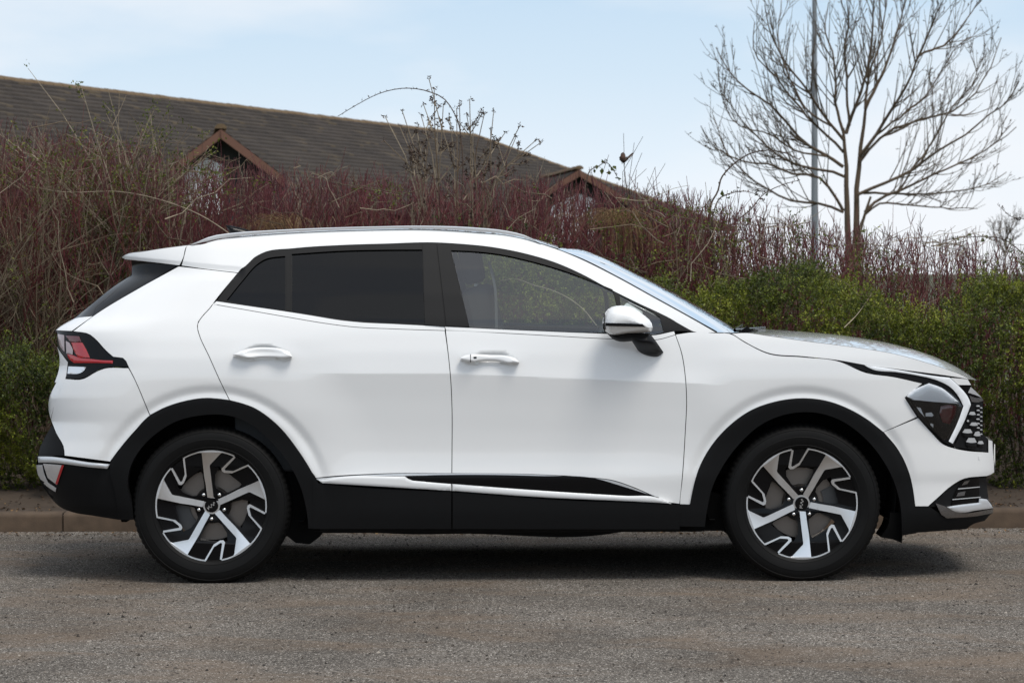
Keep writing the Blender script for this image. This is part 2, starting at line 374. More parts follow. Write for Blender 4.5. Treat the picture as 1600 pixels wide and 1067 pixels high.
def rp(t, s, lift=0.0):
    """point on the near roof slope: t along the ridge from A, s out from the ridge"""
    top = RA[2] + slope_end * t / LEN
    return A0 + dvec * t + nvec * s + np.array([0, 0, top - (top - EAVE) * s / HS + lift])
T0 = -30.0
tv, tq, tt = [], [], []
rows = 25
for r in range(rows):
    s0 = HS * r / rows; s1 = HS * (r + 1) / rows + .04
    tmax = LEN + s1 * HS * 0 + (HS * r / rows)          # hip runs out at 45 degrees
    t = T0 + (0.15 if r % 2 else 0.0)
    while t < tmax:
        w = 0.30
        l = 0.060 + random.uniform(-.0015, .0015); k = len(tv)
        a, b = rp(t + .008, s0, .0), rp(t + w - .008, s0, .0); c, d = rp(t + w - .008, s1, l), rp(t + .008, s1, l)
        e, f = rp(t + w - .008, s1, l - .06), rp(t + .008, s1, l - .06)
        tv += [a, b, c, d, e, f]; tq += [(k, k+1, k+2, k+3), (k+3, k+2, k+4, k+5)]; tt += [random.random()] * 6
        t += w
tv = np.array(tv) - bo
o = link('roof_tiles', fast_mesh('roof_tiles', tv, np.array(tq), False, tt), M['roof_tile'], bld); o['kind'] = 'stuff'
# solid decks below the tiles (both slopes and the hipped end) and the walls
H0 = A0 + dvec * T0; zt0 = RA[2] + slope_end * T0 / LEN; ztl = RB[2]
E = A0 + dvec * (LEN + HS)
V = [H0 + [0, 0, zt0 - .03], A0 + dvec * LEN + [0, 0, ztl - .03], H0 + nvec*HS + [0, 0, EAVE - .05], E + nvec*HS + [0, 0, EAVE - .05], H0 - nvec*HS + [0, 0, EAVE - .05], E - nvec*HS + [0, 0, EAVE - .05]]
link('roof', mesh('roof', np.array(V) - bo, [(0, 2, 3, 1), (0, 1, 5, 4), (1, 3, 5)], smooth=False), M['roof_tile'], bld)
W0 = H0 + dvec*.5; W1 = A0 + dvec*(LEN + HS - .6)
V = [W0 + nvec*(HS-.6), W1 + nvec*(HS-.6), W1 - nvec*(HS-.6), W0 - nvec*(HS-.6)]
V = [p + [0, 0, -.1] for p in V] + [p + [0, 0, EAVE - .1] for p in V] + [W0 + [0, 0, zt0 - .3]]
link('wall', mesh('wall', np.array(V) - bo, [(0,1,5,4),(1,2,6,5),(2,3,7,6),(3,0,4,8,7)], smooth=False), M['brick_wall'], bld)
# ridge and hip tiles, each a half round
def half_round(L, r=0.13):
    V = []; Fc = []
    for k in (0, 1):
        rr = r if k == 0 else r * .93
        for i in range(7):
            a = math.pi * i / 6; V.append((k*L, rr*math.cos(a), rr*.8*math.sin(a)))
    for i in range(6): Fc.append((i, i+1, 7+i+1, 7+i))
    Fc.append(tuple(range(6, -1, -1)))
    me = mesh('ridge_tile', V, Fc, angle=50); me.materials.append(M['ridge_clay']); return me
rme = half_round(0.46)
def run_tiles(p0, p1, name='ridge_tile'):
    d = p1 - p0; L = np.linalg.norm(d); n = int(L / .45); q = Vector(d).to_track_quat('X', 'Z')
    for i in range(n):
        o = link(name, rme, None, bld); o.location = Vector(p0 + d * i / n - bo) + Vector((0, 0, -.03 + random.uniform(-.008, .008))); o.rotation_mode = 'QUATERNION'; o.rotation_quaternion = q
run_tiles(rp(-9, 0), rp(LEN, 0))
run_tiles(rp(LEN, 0), rp(LEN + HS, HS))
def slab(pts, th, name, mat):
    """pts: quad, thickened along its normal"""
    p = [np.array(q, float) for q in pts]; nn = np.cross(p[1]-p[0], p[2]-p[0]); nn /= np.linalg.norm(nn)
    if nn[2] < -1e-3: nn = -nn
    V = p + [q - nn*th for q in p]; k = len(p)
    Fc = [tuple(range(k)), tuple(range(2*k-1, k-1, -1))] + [(i, k+i, k+(i+1)%k, (i+1)%k) for i in range(k)]
    return link(name, mesh(name, np.array(V) - bo, Fc, smooth=False), mat, bld)
def gable(u, v, dist, wl, wr, pitch, panel):
    """a small gabled wing turned towards the road, its ridge running back into the main slope"""
    pk = P(u, v, dist - 13.6); k = dist/F_PX
    gd = np.array([.99, .12, 0]); gd /= np.linalg.norm(gd); gb = np.array([-gd[1], gd[0], 0]); gn = -gb
    l = pk - gd*wl*k - [0, 0, wl*k*pitch]; r = pk + gd*wr*k - [0, 0, wr*k*pitch]; back = 8.0
    tv, tq, tt = [], [], []
    for sgn, e in ((-1, l), (1, r)):
        nc = 7
        for i in range(nc):
            f0 = i/nc; f1 = (i+1)/nc + .02
            for j in range(int(back/.3)):
                b0 = j*.3; b1 = b0 + .288
                def q(f, b, lift): return pk + (e - pk)*f + gb*b + [0, 0, .05 + lift]
                n = len(tv); lf = .03 + random.uniform(-.005, .006)
                tv += [q(f0, b0, 0), q(f0, b1, 0), q(f1, b1, lf), q(f1, b0, lf), q(f1, b1, lf-.04), q(f1, b0, lf-.04)]
                tq += [(n, n+1, n+2, n+3), (n+3, n+2, n+4, n+5)]; tt += [random.random()]*6
    o = link('gable_tiles', fast_mesh('gable_tiles', np.array(tv) - bo, np.array(tq), False, tt), M['roof_tile'], bld); o['kind'] = 'stuff'
    slab([pk + [0,0,.03], l + [0,0,.03], l + gb*back + [0,0,.03], pk + gb*back + [0,0,.03]], .06, 'gable_roof', M['soffit'])
    slab([pk + [0,0,.03], pk + gb*back + [0,0,.03], r + gb*back + [0,0,.03], r + [0,0,.03]], .06, 'gable_roof', M['soffit'])
    run_tiles(pk + [0,0,.1] + gn*.03, pk + [0,0,.1] + gb*back)
    for e in (l, r):
        f = gn*.03
        slab([pk + f + [0,0,.05], e + f + [0,0,.05], e + f - [0,0,.15], pk + f - [0,0,.15]], .05, 'barge_board', M['barge_paint'])
    rec = gb*.45
    lo = np.array([0, 0, 1.0])
    V = [l*[1,1,0] + rec, r*[1,1,0] + rec, r + rec, pk + rec, l + rec]
    link('gable_wall', mesh('gable_wall', np.array(V) - bo, [(0,1,2,3,4)], smooth=False), M['soffit'], bld)
    (u0, v0), (u1, v1) = panel
    def on(uu, vv):                                    # a point of the gable wall
        p0 = pk + rec + gn*.04; d = P(uu, vv, 50) - CAM; t = np.dot(p0 - CAM, gn)/np.dot(d, gn); return CAM + d*t
    slab([on(u0, v1), on(u1, v1), on(u1, v0), on((u0*.4+u1*.6), v0 - 10), on(u0, v0+12)], .05, 'white_panel', M['white_render'])
gable(345, 206, 59, 82, 100, .76, ((284, 258), (349, 335)))
gable(905, 268, 81, 60, 100, .60, ((860, 312), (930, 380)))

# ================================================================ lamp post
pbr('galvanised', (0.22, 0.235, 0.25), rough=0.55, metal=0.35, var=0.2, vscale=3)
def lathe(name, prof, segs, mat, parent=None, axis='z', flip=False, angle=35):
    V = []; Fc = []; n = len(prof)
    for k in range(segs):
        a = 2*math.pi*k/segs
        for (r, h) in prof:
            if axis == 'z': V.append((r*math.cos(a), r*math.sin(a), h))
            else: V.append((r*math.cos(a), h, r*math.sin(a)))
    for k in range(segs):
        k2 = (k+1) % segs
        for i in range(n-1):
            f = (k*n+i, k2*n+i, k2*n+i+1, k*n+i+1)
            Fc.append(f if axis == 'z' else f[::-1])
    return link(name, mesh(name, V, Fc, angle=angle), mat, parent)
LPY = 38.0
lp = P(1273, 400, LPY); lamp = tag(empty('lamp_post', (lp[0], lp[1], 0)), 'tall grey tapered street lamp post beside the bare tree', 'lamp post')
px = 1/(F_PX/(LPY+13.6))
lathe('pole', [(.115, -.1), (.115, 1.0), (.085, 1.05), (.066, 2.2), (.042, 6.2), (.035, 10)], 20, M['galvanised'], lamp)
box('lamp_head', (-.12, -.75, 9.95), (.12, .1, 10.08), M['galvanised'], lamp, .03)

# ================================================================ bare tree
pbr('twig_bark', (0.095, 0.068, 0.042), rough=0.9, var=0.3, vscale=8)
pbr('bark', (0.095, 0.066, 0.042), rough=0.95, var=0.35, vscale=8, bump=0.8, bscale=40)
def organic(polys, base_y, wob):
    return polys
def tree(name, label, limbs, TY, twig_len=0.9, seed=3, colour='bark', zoom=13, min_r=.0026):
    rs = np.random.default_rng(seed)
    base = P(*Z(zoom, limbs[0][0][0])[0], TY)
    root = tag(empty(name, (base[0], base[1], 0)), label, 'tree')
    org = np.array([base[0], base[1], 0]); K = 14
    trunk, main, rad_main, radt = [], [], [], []
    tw, twr = [], []
    for (pts, r0, dy, is_trunk) in limbs:
        uv = curve_pts(Z(zoom, *pts), K)
        yy = TY + dy*np.linspace(0, 1, K)**1.2 + (0 if is_trunk else rs.normal(0, .03, K))
        p = P(uv[:, 0], uv[:, 1], yy)
        if is_trunk and uv[0, 1] > 390:
            p0 = p[0].copy(); p0[2] = -.1; p = curve_pts(np.vstack([p0, p]), K)
        p += rs.normal(0, .006, p.shape)
        rr = r0*(.9 if is_trunk else .42)*(1 - np.linspace(0, 1, K)*(.78 if is_trunk else .90)) + .004
        (trunk if is_trunk else main).append(p); (radt if is_trunk else rad_main).append(rr)
        if is_trunk: continue
        L = np.linalg.norm(np.diff(p, axis=0), axis=1).sum()
        nt_ = int(L*6.5) + 4
        for j in range(nt_):
            f = rs.uniform(.15, .97); i = f*(K-1); i0 = int(i); q = p[i0] + (p[min(i0+1, K-1)] - p[i0])*(i - i0)
            d = p[min(i0+1, K-1)] - p[max(i0-1, 0)]; d /= np.linalg.norm(d)
            side = rs.normal(0, 1, 3); side -= d*side.dot(d); side /= np.linalg.norm(side)
            ln = twig_len*rs.uniform(.45, 1.15)*(1.1 - .62*f)
            dir0 = d*.72 + side*.55 + np.array([0, 0, .10]); dir0 /= np.linalg.norm(dir0)
            t = np.linspace(0, 1, 6)[:, None]
            c = q + dir0*ln*t + np.array([0, 0, 1.0])*ln*.40*t**2 + rs.normal(0, .007, (6, 3))*t
            tw.append(c); twr.append(np.linspace(rr[i0]*.42 + .003, min_r, 6))
            for g in range(rs.integers(1, 4)):
                ff = rs.uniform(.25, .9); k0 = int(ff*5); q2 = c[k0] + (c[min(k0+1, 5)] - c[k0])*(ff*5 - k0)
                d2 = c[min(k0+1, 5)] - c[max(0, k0-1)]; d2 /= np.linalg.norm(d2)
                s2 = rs.normal(0, 1, 3); s2 -= d2*s2.dot(d2); s2 /= np.linalg.norm(s2)
                l2 = ln*rs.uniform(.25, .6); dd = d2*.8 + s2*.5 + [0, 0, .12]
                t2 = np.linspace(0, 1, 6)[:, None]
                tw.append(q2 + dd*l2*t2 + np.array([0, 0, 1.0])*l2*.25*t2**2); twr.append(np.linspace(.0055, min_r, 6))
                # little spurs and buds
                if rs.random() < .6:
                    q3 = tw[-1][rs.integers(2, 5)]; d3 = rs.normal(0, 1, 3); d3[2] = abs(d3[2]); d3 /= np.linalg.norm(d3)
                    t3 = np.linspace(0, 1, 6)[:, None]; tw.append(q3 + d3*.06*t3); twr.append(np.array([.004, .004, .005, .008, .008, .003]))
    v, q, _ = tubes(trunk, radt, 10); link('trunk', fast_mesh('trunk', v - org, q, True), M[colour], root)
    for p, rr in zip(main, rad_main):
        v, q, _ = tubes([p], [rr], 7); link('limb', fast_mesh('limb', v - org, q, True), M[colour], root)
    v, q, _ = tubes(tw, twr, 3); o = link('crown', fast_mesh('crown', v - org, q, True), M['twig_bark'], root); o['kind'] = 'stuff'
    return root
LB = [
 ([(622,1060),(620,860),(616,700),(612,560),(606,510)], .085, 0, True),
 ([(650,1060),(655,870),(660,700),(672,600),(688,480),(692,420)], .080, .2, True),
 ([(664,1060),(672,900),(694,840),(712,780)], .06, -.1, True),
 ([(605,840),(560,760),(500,700),(400,690),(300,650),(200,640),(100,590),(35,505)], .045, -1.2, False),
 ([(605,665),(540,620),(440,560),(380,490),(320,420),(230,360),(150,290),(100,190)], .052, .8, False),
 ([(612,560),(560,500),(500,420),(440,330),(370,240),(320,150),(290,20)], .045, -.6, False),
 ([(604,520),(580,440),(570,330),(560,200),(530,120),(545,10)], .045, .7, False),
 ([(612,530),(645,440),(680,340),(710,220),(720,100),(728,-20)], .055, -.4, False),
 ([(690,430),(740,330),(790,220),(830,90),(852,-20)], .055, .5, False),
 ([(672,620),(730,540),(800,430),(870,310),(910,200),(960,90),(1000,0)], .055, -.8, False),
 ([(905,220),(960,200),(1030,160),(1090,80),(1145,2)], .035, .3, False),
 ([(672,640),(760,540),(900,480),(1020,450),(1100,400),(1180,280),(1232,150)], .042, 1.1, False),
 ([(662,775),(760,730),(870,680),(980,600),(1080,540),(1180,460),(1260,400),(1300,325)], .050, -.7, False),
 ([(690,845),(750,790),(850,750),(950,700),(1060,650),(1180,590),(1290,505)], .045, .6, False),
 ([(680,765),(800,770),(920,770),(1050,760),(1150,740),(1255,685)], .036, 1.0, False),
 ([(690,850),(740,812),(860,815),(1000,825),(1135,828)], .030, -1.1, False),
 ([(605,845),(530,812),(420,800),(330,770),(230,700),(150,620),(85,455)], .040, 1.2, False),
 ([(608,700),(560,680),(480,670),(380,640),(280,560),(180,450),(115,360)], .042, -.9, False),
 ([(604,605),(540,540),(440,440),(330,300),(250,200),(252,90)], .040, .4, False),
 ([(625,500),(620,350),(610,200),(625,50),(618,-20)], .040, -.3, False),
 ([(690,440),(700,330),(740,200),(770,60),(775,-20)], .040, .9, False),
 ([(730,540),(820,470),(930,380),(1000,270),(1060,180),(1100,150)], .030, .6, False),
 ([(560,500),(470,450),(400,330),(350,200),(355,0)], .030, .9, False),
 ([(870,680),(960,560),(1040,420),(1120,330),(1155,230)], .028, .8, False),
 ([(540,620),(420,600),(300,530),(190,500),(120,380),(110,300)], .026, .3, False)]
tree('bare_tree', 'wide spreading leafless tree with several stems beside the lamp post', LB, 26.0, twig_len=.88)
FT = [([(1245,1080),(1245,1000),(1248,950)], .03, 0, True)] + [([(1246,1020-8*i),(1246+s*16,980-9*i),(1246+s*36,950-12*i)], .02, random.uniform(-.4, .4), False) for i, s in enumerate((-1, 1, -1.3, 1.4, -.7, .8, .2, -1.8, 1.9))]
tree('distant_tree', 'small pale leafless tree far off at the right edge', FT, 45.0, twig_len=.42, seed=8)
# ================================================================ hedge and shrubs behind the car
def fbm(x, y, z=0.0):
    return noise.fractal(Vector((x, y, z)), 1.0, 2.0, 4)
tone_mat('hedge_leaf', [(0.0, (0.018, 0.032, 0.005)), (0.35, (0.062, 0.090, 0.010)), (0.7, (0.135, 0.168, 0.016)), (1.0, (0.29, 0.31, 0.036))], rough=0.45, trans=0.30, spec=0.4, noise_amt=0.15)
tone_mat('stem', [(0.0, (0.050, 0.016, 0.016)), (0.40, (0.150, 0.030, 0.035)), (0.62, (0.140, 0.056, 0.038)), (0.74, (0.105, 0.070, 0.040)), (0.90, (0.19, 0.145, 0.095)), (1.0, (0.33, 0.27, 0.19))], rough=0.6, spec=0.35, noise_amt=0.3)
tone_mat('pale_stem', [(0.0, (0.10, 0.065, 0.040)), (0.5, (0.19, 0.145, 0.095)), (1.0, (0.34, 0.28, 0.20))], rough=0.75, noise_amt=0.25)
tone_mat('dark_stem', [(0.0, (0.045, 0.028, 0.022)), (0.6, (0.09, 0.060, 0.042)), (1.0, (0.15, 0.11, 0.08))], rough=0.75, noise_amt=0.25)
tone_mat('dry_blade', [(0.0, (0.16, 0.10, 0.05)), (0.5, (0.30, 0.19, 0.095)), (1.0, (0.45, 0.31, 0.17))], rough=0.8, trans=0.2, noise_amt=0.2)
tone_mat('young_leaf', [(0.0, (0.045, 0.060, 0.010)), (0.6, (0.10, 0.125, 0.020)), (1.0, (0.20, 0.20, 0.035))], rough=0.5, trans=0.3, noise_amt=0.15)
def topz(u_tab, v_tab, x, y):
    u = proj((x, y, 1.5))[0]
    return float(P(u, np.interp(u, u_tab, v_tab), y)[2])
HU = [-100, 100, 220, 600, 740, 930, 1010, 1120, 1250, 1400, 1500, 1700]
HV = [548, 545, 520, 470, 405, 415, 452, 437, 438, 470, 462, 425]
def hedge():
    root = tag(empty('hedge', (0, 2.9, 0)), 'long loose evergreen hedge of small yellow green leaves behind the kerb', 'hedge')
    org = np.array([0, 2.9, 0]); C = []; Dv = []; tn = []; stems = []
    n = 32000; k = 0
    XR = (-5.6, 5.6)
    while k < n:
        x = rng.uniform(*XR)
        if abs(x) > 3.7 and rng.random() < .5: continue      # thinner beyond the picture
        tz = topz(HU, HV, x, 3.2) + .20*fbm(x*2.2, 1.7) + .14*fbm(x*6, 9) + (rng.exponential(.09) if rng.random() < .06 else 0)
        front = rng.random() < .72
        zr = rng.random()
        if front:
            z = .12 + (tz - .12)*zr
            bul = math.sin(min(1, max(0, (z-.1)/(tz-.05)))*math.pi*.9)
            y = 2.75 - .34*bul + .30*fbm(x*1.9, z*2.6, 5) + .16*fbm(x*5.5, z*6, 2) + rng.exponential(.06)
            out_d = np.array([rng.normal(0, .45), -.75 + rng.normal(0, .3), .55 + rng.normal(0, .35)])
        else:
            y = rng.uniform(2.45, 4.1); z = tz - .05 + .12*fbm(x*2, y*2, 7) - rng.exponential(.06)
            z -= .25*max(0, (2.75-y)/.3)**2
            out_d = np.array([rng.normal(0, .45), -.15 + rng.normal(0, .35), .9])
        cl = fbm(x*3.1, z*3.1, y*3.1)
        if cl < -.34 and rng.random() < .6: continue
        if rng.random() < .02: out_d[2] += 1.2
        k += 1
        out_d /= np.linalg.norm(out_d)
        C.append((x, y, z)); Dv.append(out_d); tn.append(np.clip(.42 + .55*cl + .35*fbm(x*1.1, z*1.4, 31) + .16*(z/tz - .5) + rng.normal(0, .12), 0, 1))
    C = np.array(C); Dv = np.array(Dv); tn = np.array(tn)
    ln = rng.uniform(.05, .12, n); ln[rng.random(n) < .03] *= 1.8
    # stems of the sprigs
    t = np.linspace(0, 1, 3)[None, :, None]
    Pst = C[:, None, :] + Dv[:, None, :]*ln[:, None, None]*t
    v1, q1, t1 = tubes(Pst, np.full((n, 3), .0011), 3, np.clip(.25 + .4*rng.random(n), 0, 1))
    o = link('twigs', fast_mesh('hedge_twigs', v1 - org, q1, False, t1), M['dark_stem'], root); o['kind'] = 'stuff'
    m_ = 14
    f = np.tile((np.arange(m_) + .5)/m_, (n, 1)) + rng.normal(0, .02, (n, m_))
    base = C[:, None, :] + Dv[:, None, :]*(ln[:, None]*f)[..., None]
    rr = rng.normal(0, 1, (n, m_, 3)); rr -= Dv[:, None, :]*(rr*Dv[:, None, :]).sum(-1, keepdims=True); rr /= np.linalg.norm(rr, axis=-1, keepdims=True)
    ld = Dv[:, None, :]*.55 + rr*.85
    nr = rng.normal(0, 1, (n, m_, 3)) + np.array([0, -.4, .9])
    L = rng.uniform(.012, .022, (n, m_)); Wd = L*rng.uniform(.42, .6, (n, m_))
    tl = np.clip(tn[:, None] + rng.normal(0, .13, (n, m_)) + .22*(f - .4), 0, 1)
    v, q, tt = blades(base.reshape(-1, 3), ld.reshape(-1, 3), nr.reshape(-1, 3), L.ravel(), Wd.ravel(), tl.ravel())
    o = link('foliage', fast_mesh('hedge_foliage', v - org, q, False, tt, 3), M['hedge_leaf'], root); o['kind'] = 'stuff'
    # woody stems inside
    ps, rs_ = [], []
    for i in range(500):
        x = rng.uniform(*XR); y = rng.uniform(3.0, 3.9); tz = topz(HU, HV, x, y); lean = rng.normal(0, .25, 2)
        h = tz*rng.uniform(.6, 1.0); t = np.linspace(0, 1, 6)
        ps.append(np.stack([x + lean[0]*t + rng.normal(0, .02, 6), y + lean[1]*.5*t, .1 + (h - .1)*t**.9], 1)); rs_.append(np.linspace(.008, .003, 6))
    v, q, t = tubes(ps, rs_, 4, rng.random(500))
    o = link('stems', fast_mesh('hedge_stems', v - org, q, True, t), M['dark_stem'], root); o['kind'] = 'stuff'
hedge()

# ---- dense thicket of red stemmed dogwood
DU = [-150, 0, 100, 200, 300, 420, 500, 600, 700, 850, 950, 1050, 1150, 1250, 1350, 1450, 1560, 1750]
DV = [195, 195, 205, 225, 240, 262, 262, 272, 275, 272, 292, 300, 318, 335, 350, 362, 376, 385]
def thicket():
    stems, rads, tone = [], [], []
    K = 6; tw, twr, twt = [], [], []; T4 = np.linspace(0, 1, 3)[:, None]; R4 = np.linspace(.0029, .0013, 3)
    def stem(x, y, h, lean, r0, tn, bend=0.05, r1=.0016):
        t = np.linspace(0, 1, K)
        b = rng.normal(0, bend, 2)
        return np.stack([x + lean[0]*h*t + b[0]*np.sin(t*3.1)*h*.3, y + lean[1]*h*t + b[1]*np.sin(t*3.1)*h*.3, .15 + (h-.15)*t], 1) + np.concatenate([np.zeros((1, 3)), rng.normal(0, .014, (K-1, 3))])
    for i in range(4900):
        x = rng.uniform(-6.2, 6.2); y = 3.9 + 3.6*rng.random()**1.3
        u = proj((x, y, 2))[0]
        if u > 1080 and rng.random() < min(.45, (u-1080)/200*.45): continue
        ztop = topz(DU, DV, x, y)
        h = ztop*(1 - rng.exponential(.07)) + (rng.exponential(.05) if rng.random() < .3 else 0)
        h = max(.7, min(h, ztop + .28))
        left = u < 260
        lean = rng.normal(0, .15 if not left else .24, 2); x0 = x - lean[0]*h*.8; y0 = y
        tn = rng.beta(2, 2)*.70
        pt = .15 if left else .12
        if rng.random() < pt: tn = rng.uniform(.68, 1.0)
        s = stem(x0, y0, h, lean, .005, tn); r0 = rng.uniform(.0040, .0070)
        stems.append(s); rads.append(np.linspace(r0, .0016, K)); tone.append(tn)
        for j in range(rng.integers(9, 15)):
            f = rng.uniform(.30, .96); i0 = int(f*(K-1)); q = s[i0] + (s[i0+1] - s[i0])*(f*(K-1) - i0)
            a = rng.uniform(0, 6.28); l = h*rng.uniform(.06, .20)*(1.3 - f)
            sp = rng.uniform(.25, 1.1)
            d = np.array([math.cos(a)*sp, math.sin(a)*sp, 1.0]); d /= np.linalg.norm(d)
            side = np.array([math.cos(a), math.sin(a), 0])
            c = q + d*l*T4 + np.array([0, 0, l*.20])*T4**2 + rng.normal(0, .007, (3, 3))*T4
            lim = topz(DU, DV, c[-1, 0], c[-1, 1]) + .20
            if c[-1, 2] > lim: c = q + (c - q)*max(.2, (lim - q[2])/(c[-1, 2] - q[2] + 1e-6))
            tw.append(c); twr.append(R4); twt.append(min(1, max(0, tn + rng.normal(0, .06))))
            if rng.random() < .45:
                a2 = a + rng.uniform(-2, 2); q2 = c[1]; d2 = np.array([math.cos(a2)*.7, math.sin(a2)*.7, .9])
                tw.append(q2 + d2*l*.5*T4 + np.array([0, 0, l*.1])*T4**2); twr.append(R4*.8); twt.append(twt[-1])
    # criss-crossing tan stems lying through the thicket
    for i in range(420):
        x = rng.uniform(-5, 5); y = rng.uniform(2.5, 5.0) if rng.random() < .35 else rng.uniform(3.5, 5.0); u = proj((x, y, 2))[0]
        zt = topz(DU, DV, x, y); z0 = rng.uniform(.5, 1)*zt; a = rng.uniform(-1, 1); l = rng.uniform(.25, .8)
        dx = math.sin(a*1.3)*l; dz = math.cos(a*1.3)*l*rng.uniform(.4, 1)
        if z0 + dz > zt: dz = max(.05, zt - z0)
        t = np.linspace(0, 1, K)[:, None]
        c = np.array([x, y, z0]) + np.array([dx, rng.normal(0, .1), dz])*t + np.array([0, 0, 1])*rng.uniform(-.05, .02)*np.sin(t*3.14) + rng.normal(0, .016, (K, 3))
        stems.append(c); rads.append(np.linspace(rng.uniform(.0026, .0050), .0014, K)); tone.append(rng.uniform(.72, 1.0))
    v, q, t = join_arrays([tubes(stems, rads, 3, tone), tubes(tw, twr, 3, twt)])
    o = link('dogwood_thicket', fast_mesh('dogwood_thicket', v, q, True, t), M['stem'])
    tag(o, 'dense thicket of bare dark red dogwood stems above and behind the hedge', None, None, 'stuff')
thicket()
def leafset(name, n, ufun, parent, org, mat='young_leaf', size=(.012, .026), per=5, label=None):
    C = []; D = []
    for i in range(n):
        p = ufun()
        for j in range(per):
            C.append(np.array(p) + rng.normal(0, .016, 3)); D.append(rng.normal(0, 1, 3) + [0, -.2, .6])
    C = np.array(C); D = np.array(D); m_ = len(C)
    L = rng.uniform(*size, m_)
    v, q, t = blades(C, D, rng.normal(0, 1, (m_, 3)) + [0, -.6, .6], L, L*.5, rng.random(m_))
    o = link(name, fast_mesh(name, v - org, q, False, t, 3), M[mat], parent); o['kind'] = 'stuff'; return o

# ---- pale branching shrub with small green leaves on the left
def branching(name, label, cat, y0, base_pts, tips, zoom, mat, r=(.007, .0022), side=5, side_len=.16, leaf_n=0, buds=False, seed=1, tone=(0, 1), spread=.25, leafmat='young_leaf', leafsize=(.012, .024), per=5, fan=False):
    rs = np.random.default_rng(seed)
    bp = [P(*Z(zoom, b)[0], y0) for b in base_pts]
    org = np.array([bp[0][0], y0, 0]); root = tag(empty(name, tuple(org)), label, cat)
    st, ra, to, ends = [], [], [], []
    K = 9
    for tip in tips:
        mid = None
        if isinstance(tip[0], (tuple, list)): mid = tip[:-1]; tip = tip[-1]
        tp = P(*Z(zoom, tip)[0], y0 + rs.normal(0, spread))
        b = bp[rs.integers(0, len(bp))] + np.array([rs.normal(0, .05), 0, 0]) if fan else min(bp, key=lambda q: abs(q[0] - tp[0]) + rs.uniform(0, .15)) + np.array([rs.normal(0, .03), 0, 0])
        g = b.copy(); g[2] = .2; g[0] += rs.normal(0, .04)
        if mid: pts = [b] + [P(*Z(zoom, q)[0], (y0 + tp[1])/2) for q in mid] + [tp]
        else:
            mm = b*.45 + tp*.55; mm[2] -= .02; mm[0] += (b[0] - tp[0])*.12; pts = [b, mm, tp]
        c = curve_pts(np.array([g] + pts), K) + np.concatenate([np.zeros((1, 3)), rs.normal(0, .009, (K-1, 3))])
        c[:, 1] = np.linspace(y0, tp[1], K)
        st.append(c); ra.append(np.linspace(r[0], r[1], K)); to.append(rs.uniform(*tone)); ends.append(c[-1])
        for j in range(side):
            f = rs.uniform(.30, .96); i0 = min(K-2, int(f*(K-1))); q = c[i0] + (c[i0+1]-c[i0])*(f*(K-1)-i0)
            d = c[i0+1] - c[i0]; d /= np.linalg.norm(d); s = rs.normal(0, 1, 3); s -= d*s.dot(d); s /= np.linalg.norm(s)
            l = side_len*rs.uniform(.4, 1.2); t = np.linspace(0, 1, K)[:, None]
            cc = q + (d*.65 + s*.80)*l*t + np.array([0, 0, 1])*l*.2*t**2
            st.append(cc); ra.append(np.linspace(r[1]*1.4, r[1]*.8, K)); to.append(rs.uniform(*tone)); ends.append(cc[-1]); ends.append(cc[4])
    v, q, t = tubes(st, ra, 5, to)
    link('branches', fast_mesh(name + '_branches', v - org, q, True, t), M[mat], root)['kind'] = 'stuff'
    if buds:
        C, D = [], []
        for st_ in st:
            for f in np.linspace(.55, 1, 5):
                i = int(f*(K-1)); n_ = rs.integers(2, 5)
                for _ in range(n_):
                    C.append(st_[i] + rs.normal(0, .004, 3)); D.append(rs.normal(0, 1, 3)*[1, 1, .6] + [0, 0, .5])
        for e in ends:
            for _ in range(5): C.append(e + rs.normal(0, .006, 3)); D.append(rs.normal(0, 1, 3) + [0, 0, .3])
        C = np.array(C); D = np.array(D); L = rs.uniform(.012, .028, len(C))
        v, q, t = blades(C, D, rs.normal(0, 1, C.shape), L, L*.45, rs.random(len(C))*.6)
        link('buds', fast_mesh('buds', v - org, q, False, t, 3), M['dark_stem'], root)['kind'] = 'stuff'
    if leaf_n:
        ee = np.array(ends)
        def uf(): e = ee[rs.integers(0, len(ee))]; return e + rs.normal(0, .02, 3)
        leafset('leaves', leaf_n, uf, root, org, mat=leafmat, size=leafsize, per=per)
    return root
tips = []
for i in range(85):
    u = random.uniform(-30, 340); v = random.gauss(232, 42) - (30 if 150 < u < 250 else 0) + abs(u-190)*.12
    tips.append((u, max(175, v)))
branching('leafy_shrub', 'tall pale branching shrub with sparse green leaves in front of the roof', 'shrub', 4.2, [(185, 400), (230, 430), (140, 440), (190, 380)], tips + [(45, 106), (122, 135), (169, 140), (187, 144)], 0, 'pale_stem', r=(.0075, .0016), side=9, side_len=.17, leaf_n=1500, seed=5, leafsize=(.014, .026), per=5, fan=True)
branching('leafy_shrub', 'brown tangled shrub with few leaves at the left edge', 'shrub', 3.9, [(20, 520), (70, 540), (-30, 520)], [(random.uniform(-60, 210), random.uniform(205, 470)) for _ in range(90)], 0, 'pale_stem', r=(.006, .0014), side=9, side_len=.16, leaf_n=260, seed=6, tone=(0, .7), fan=True)
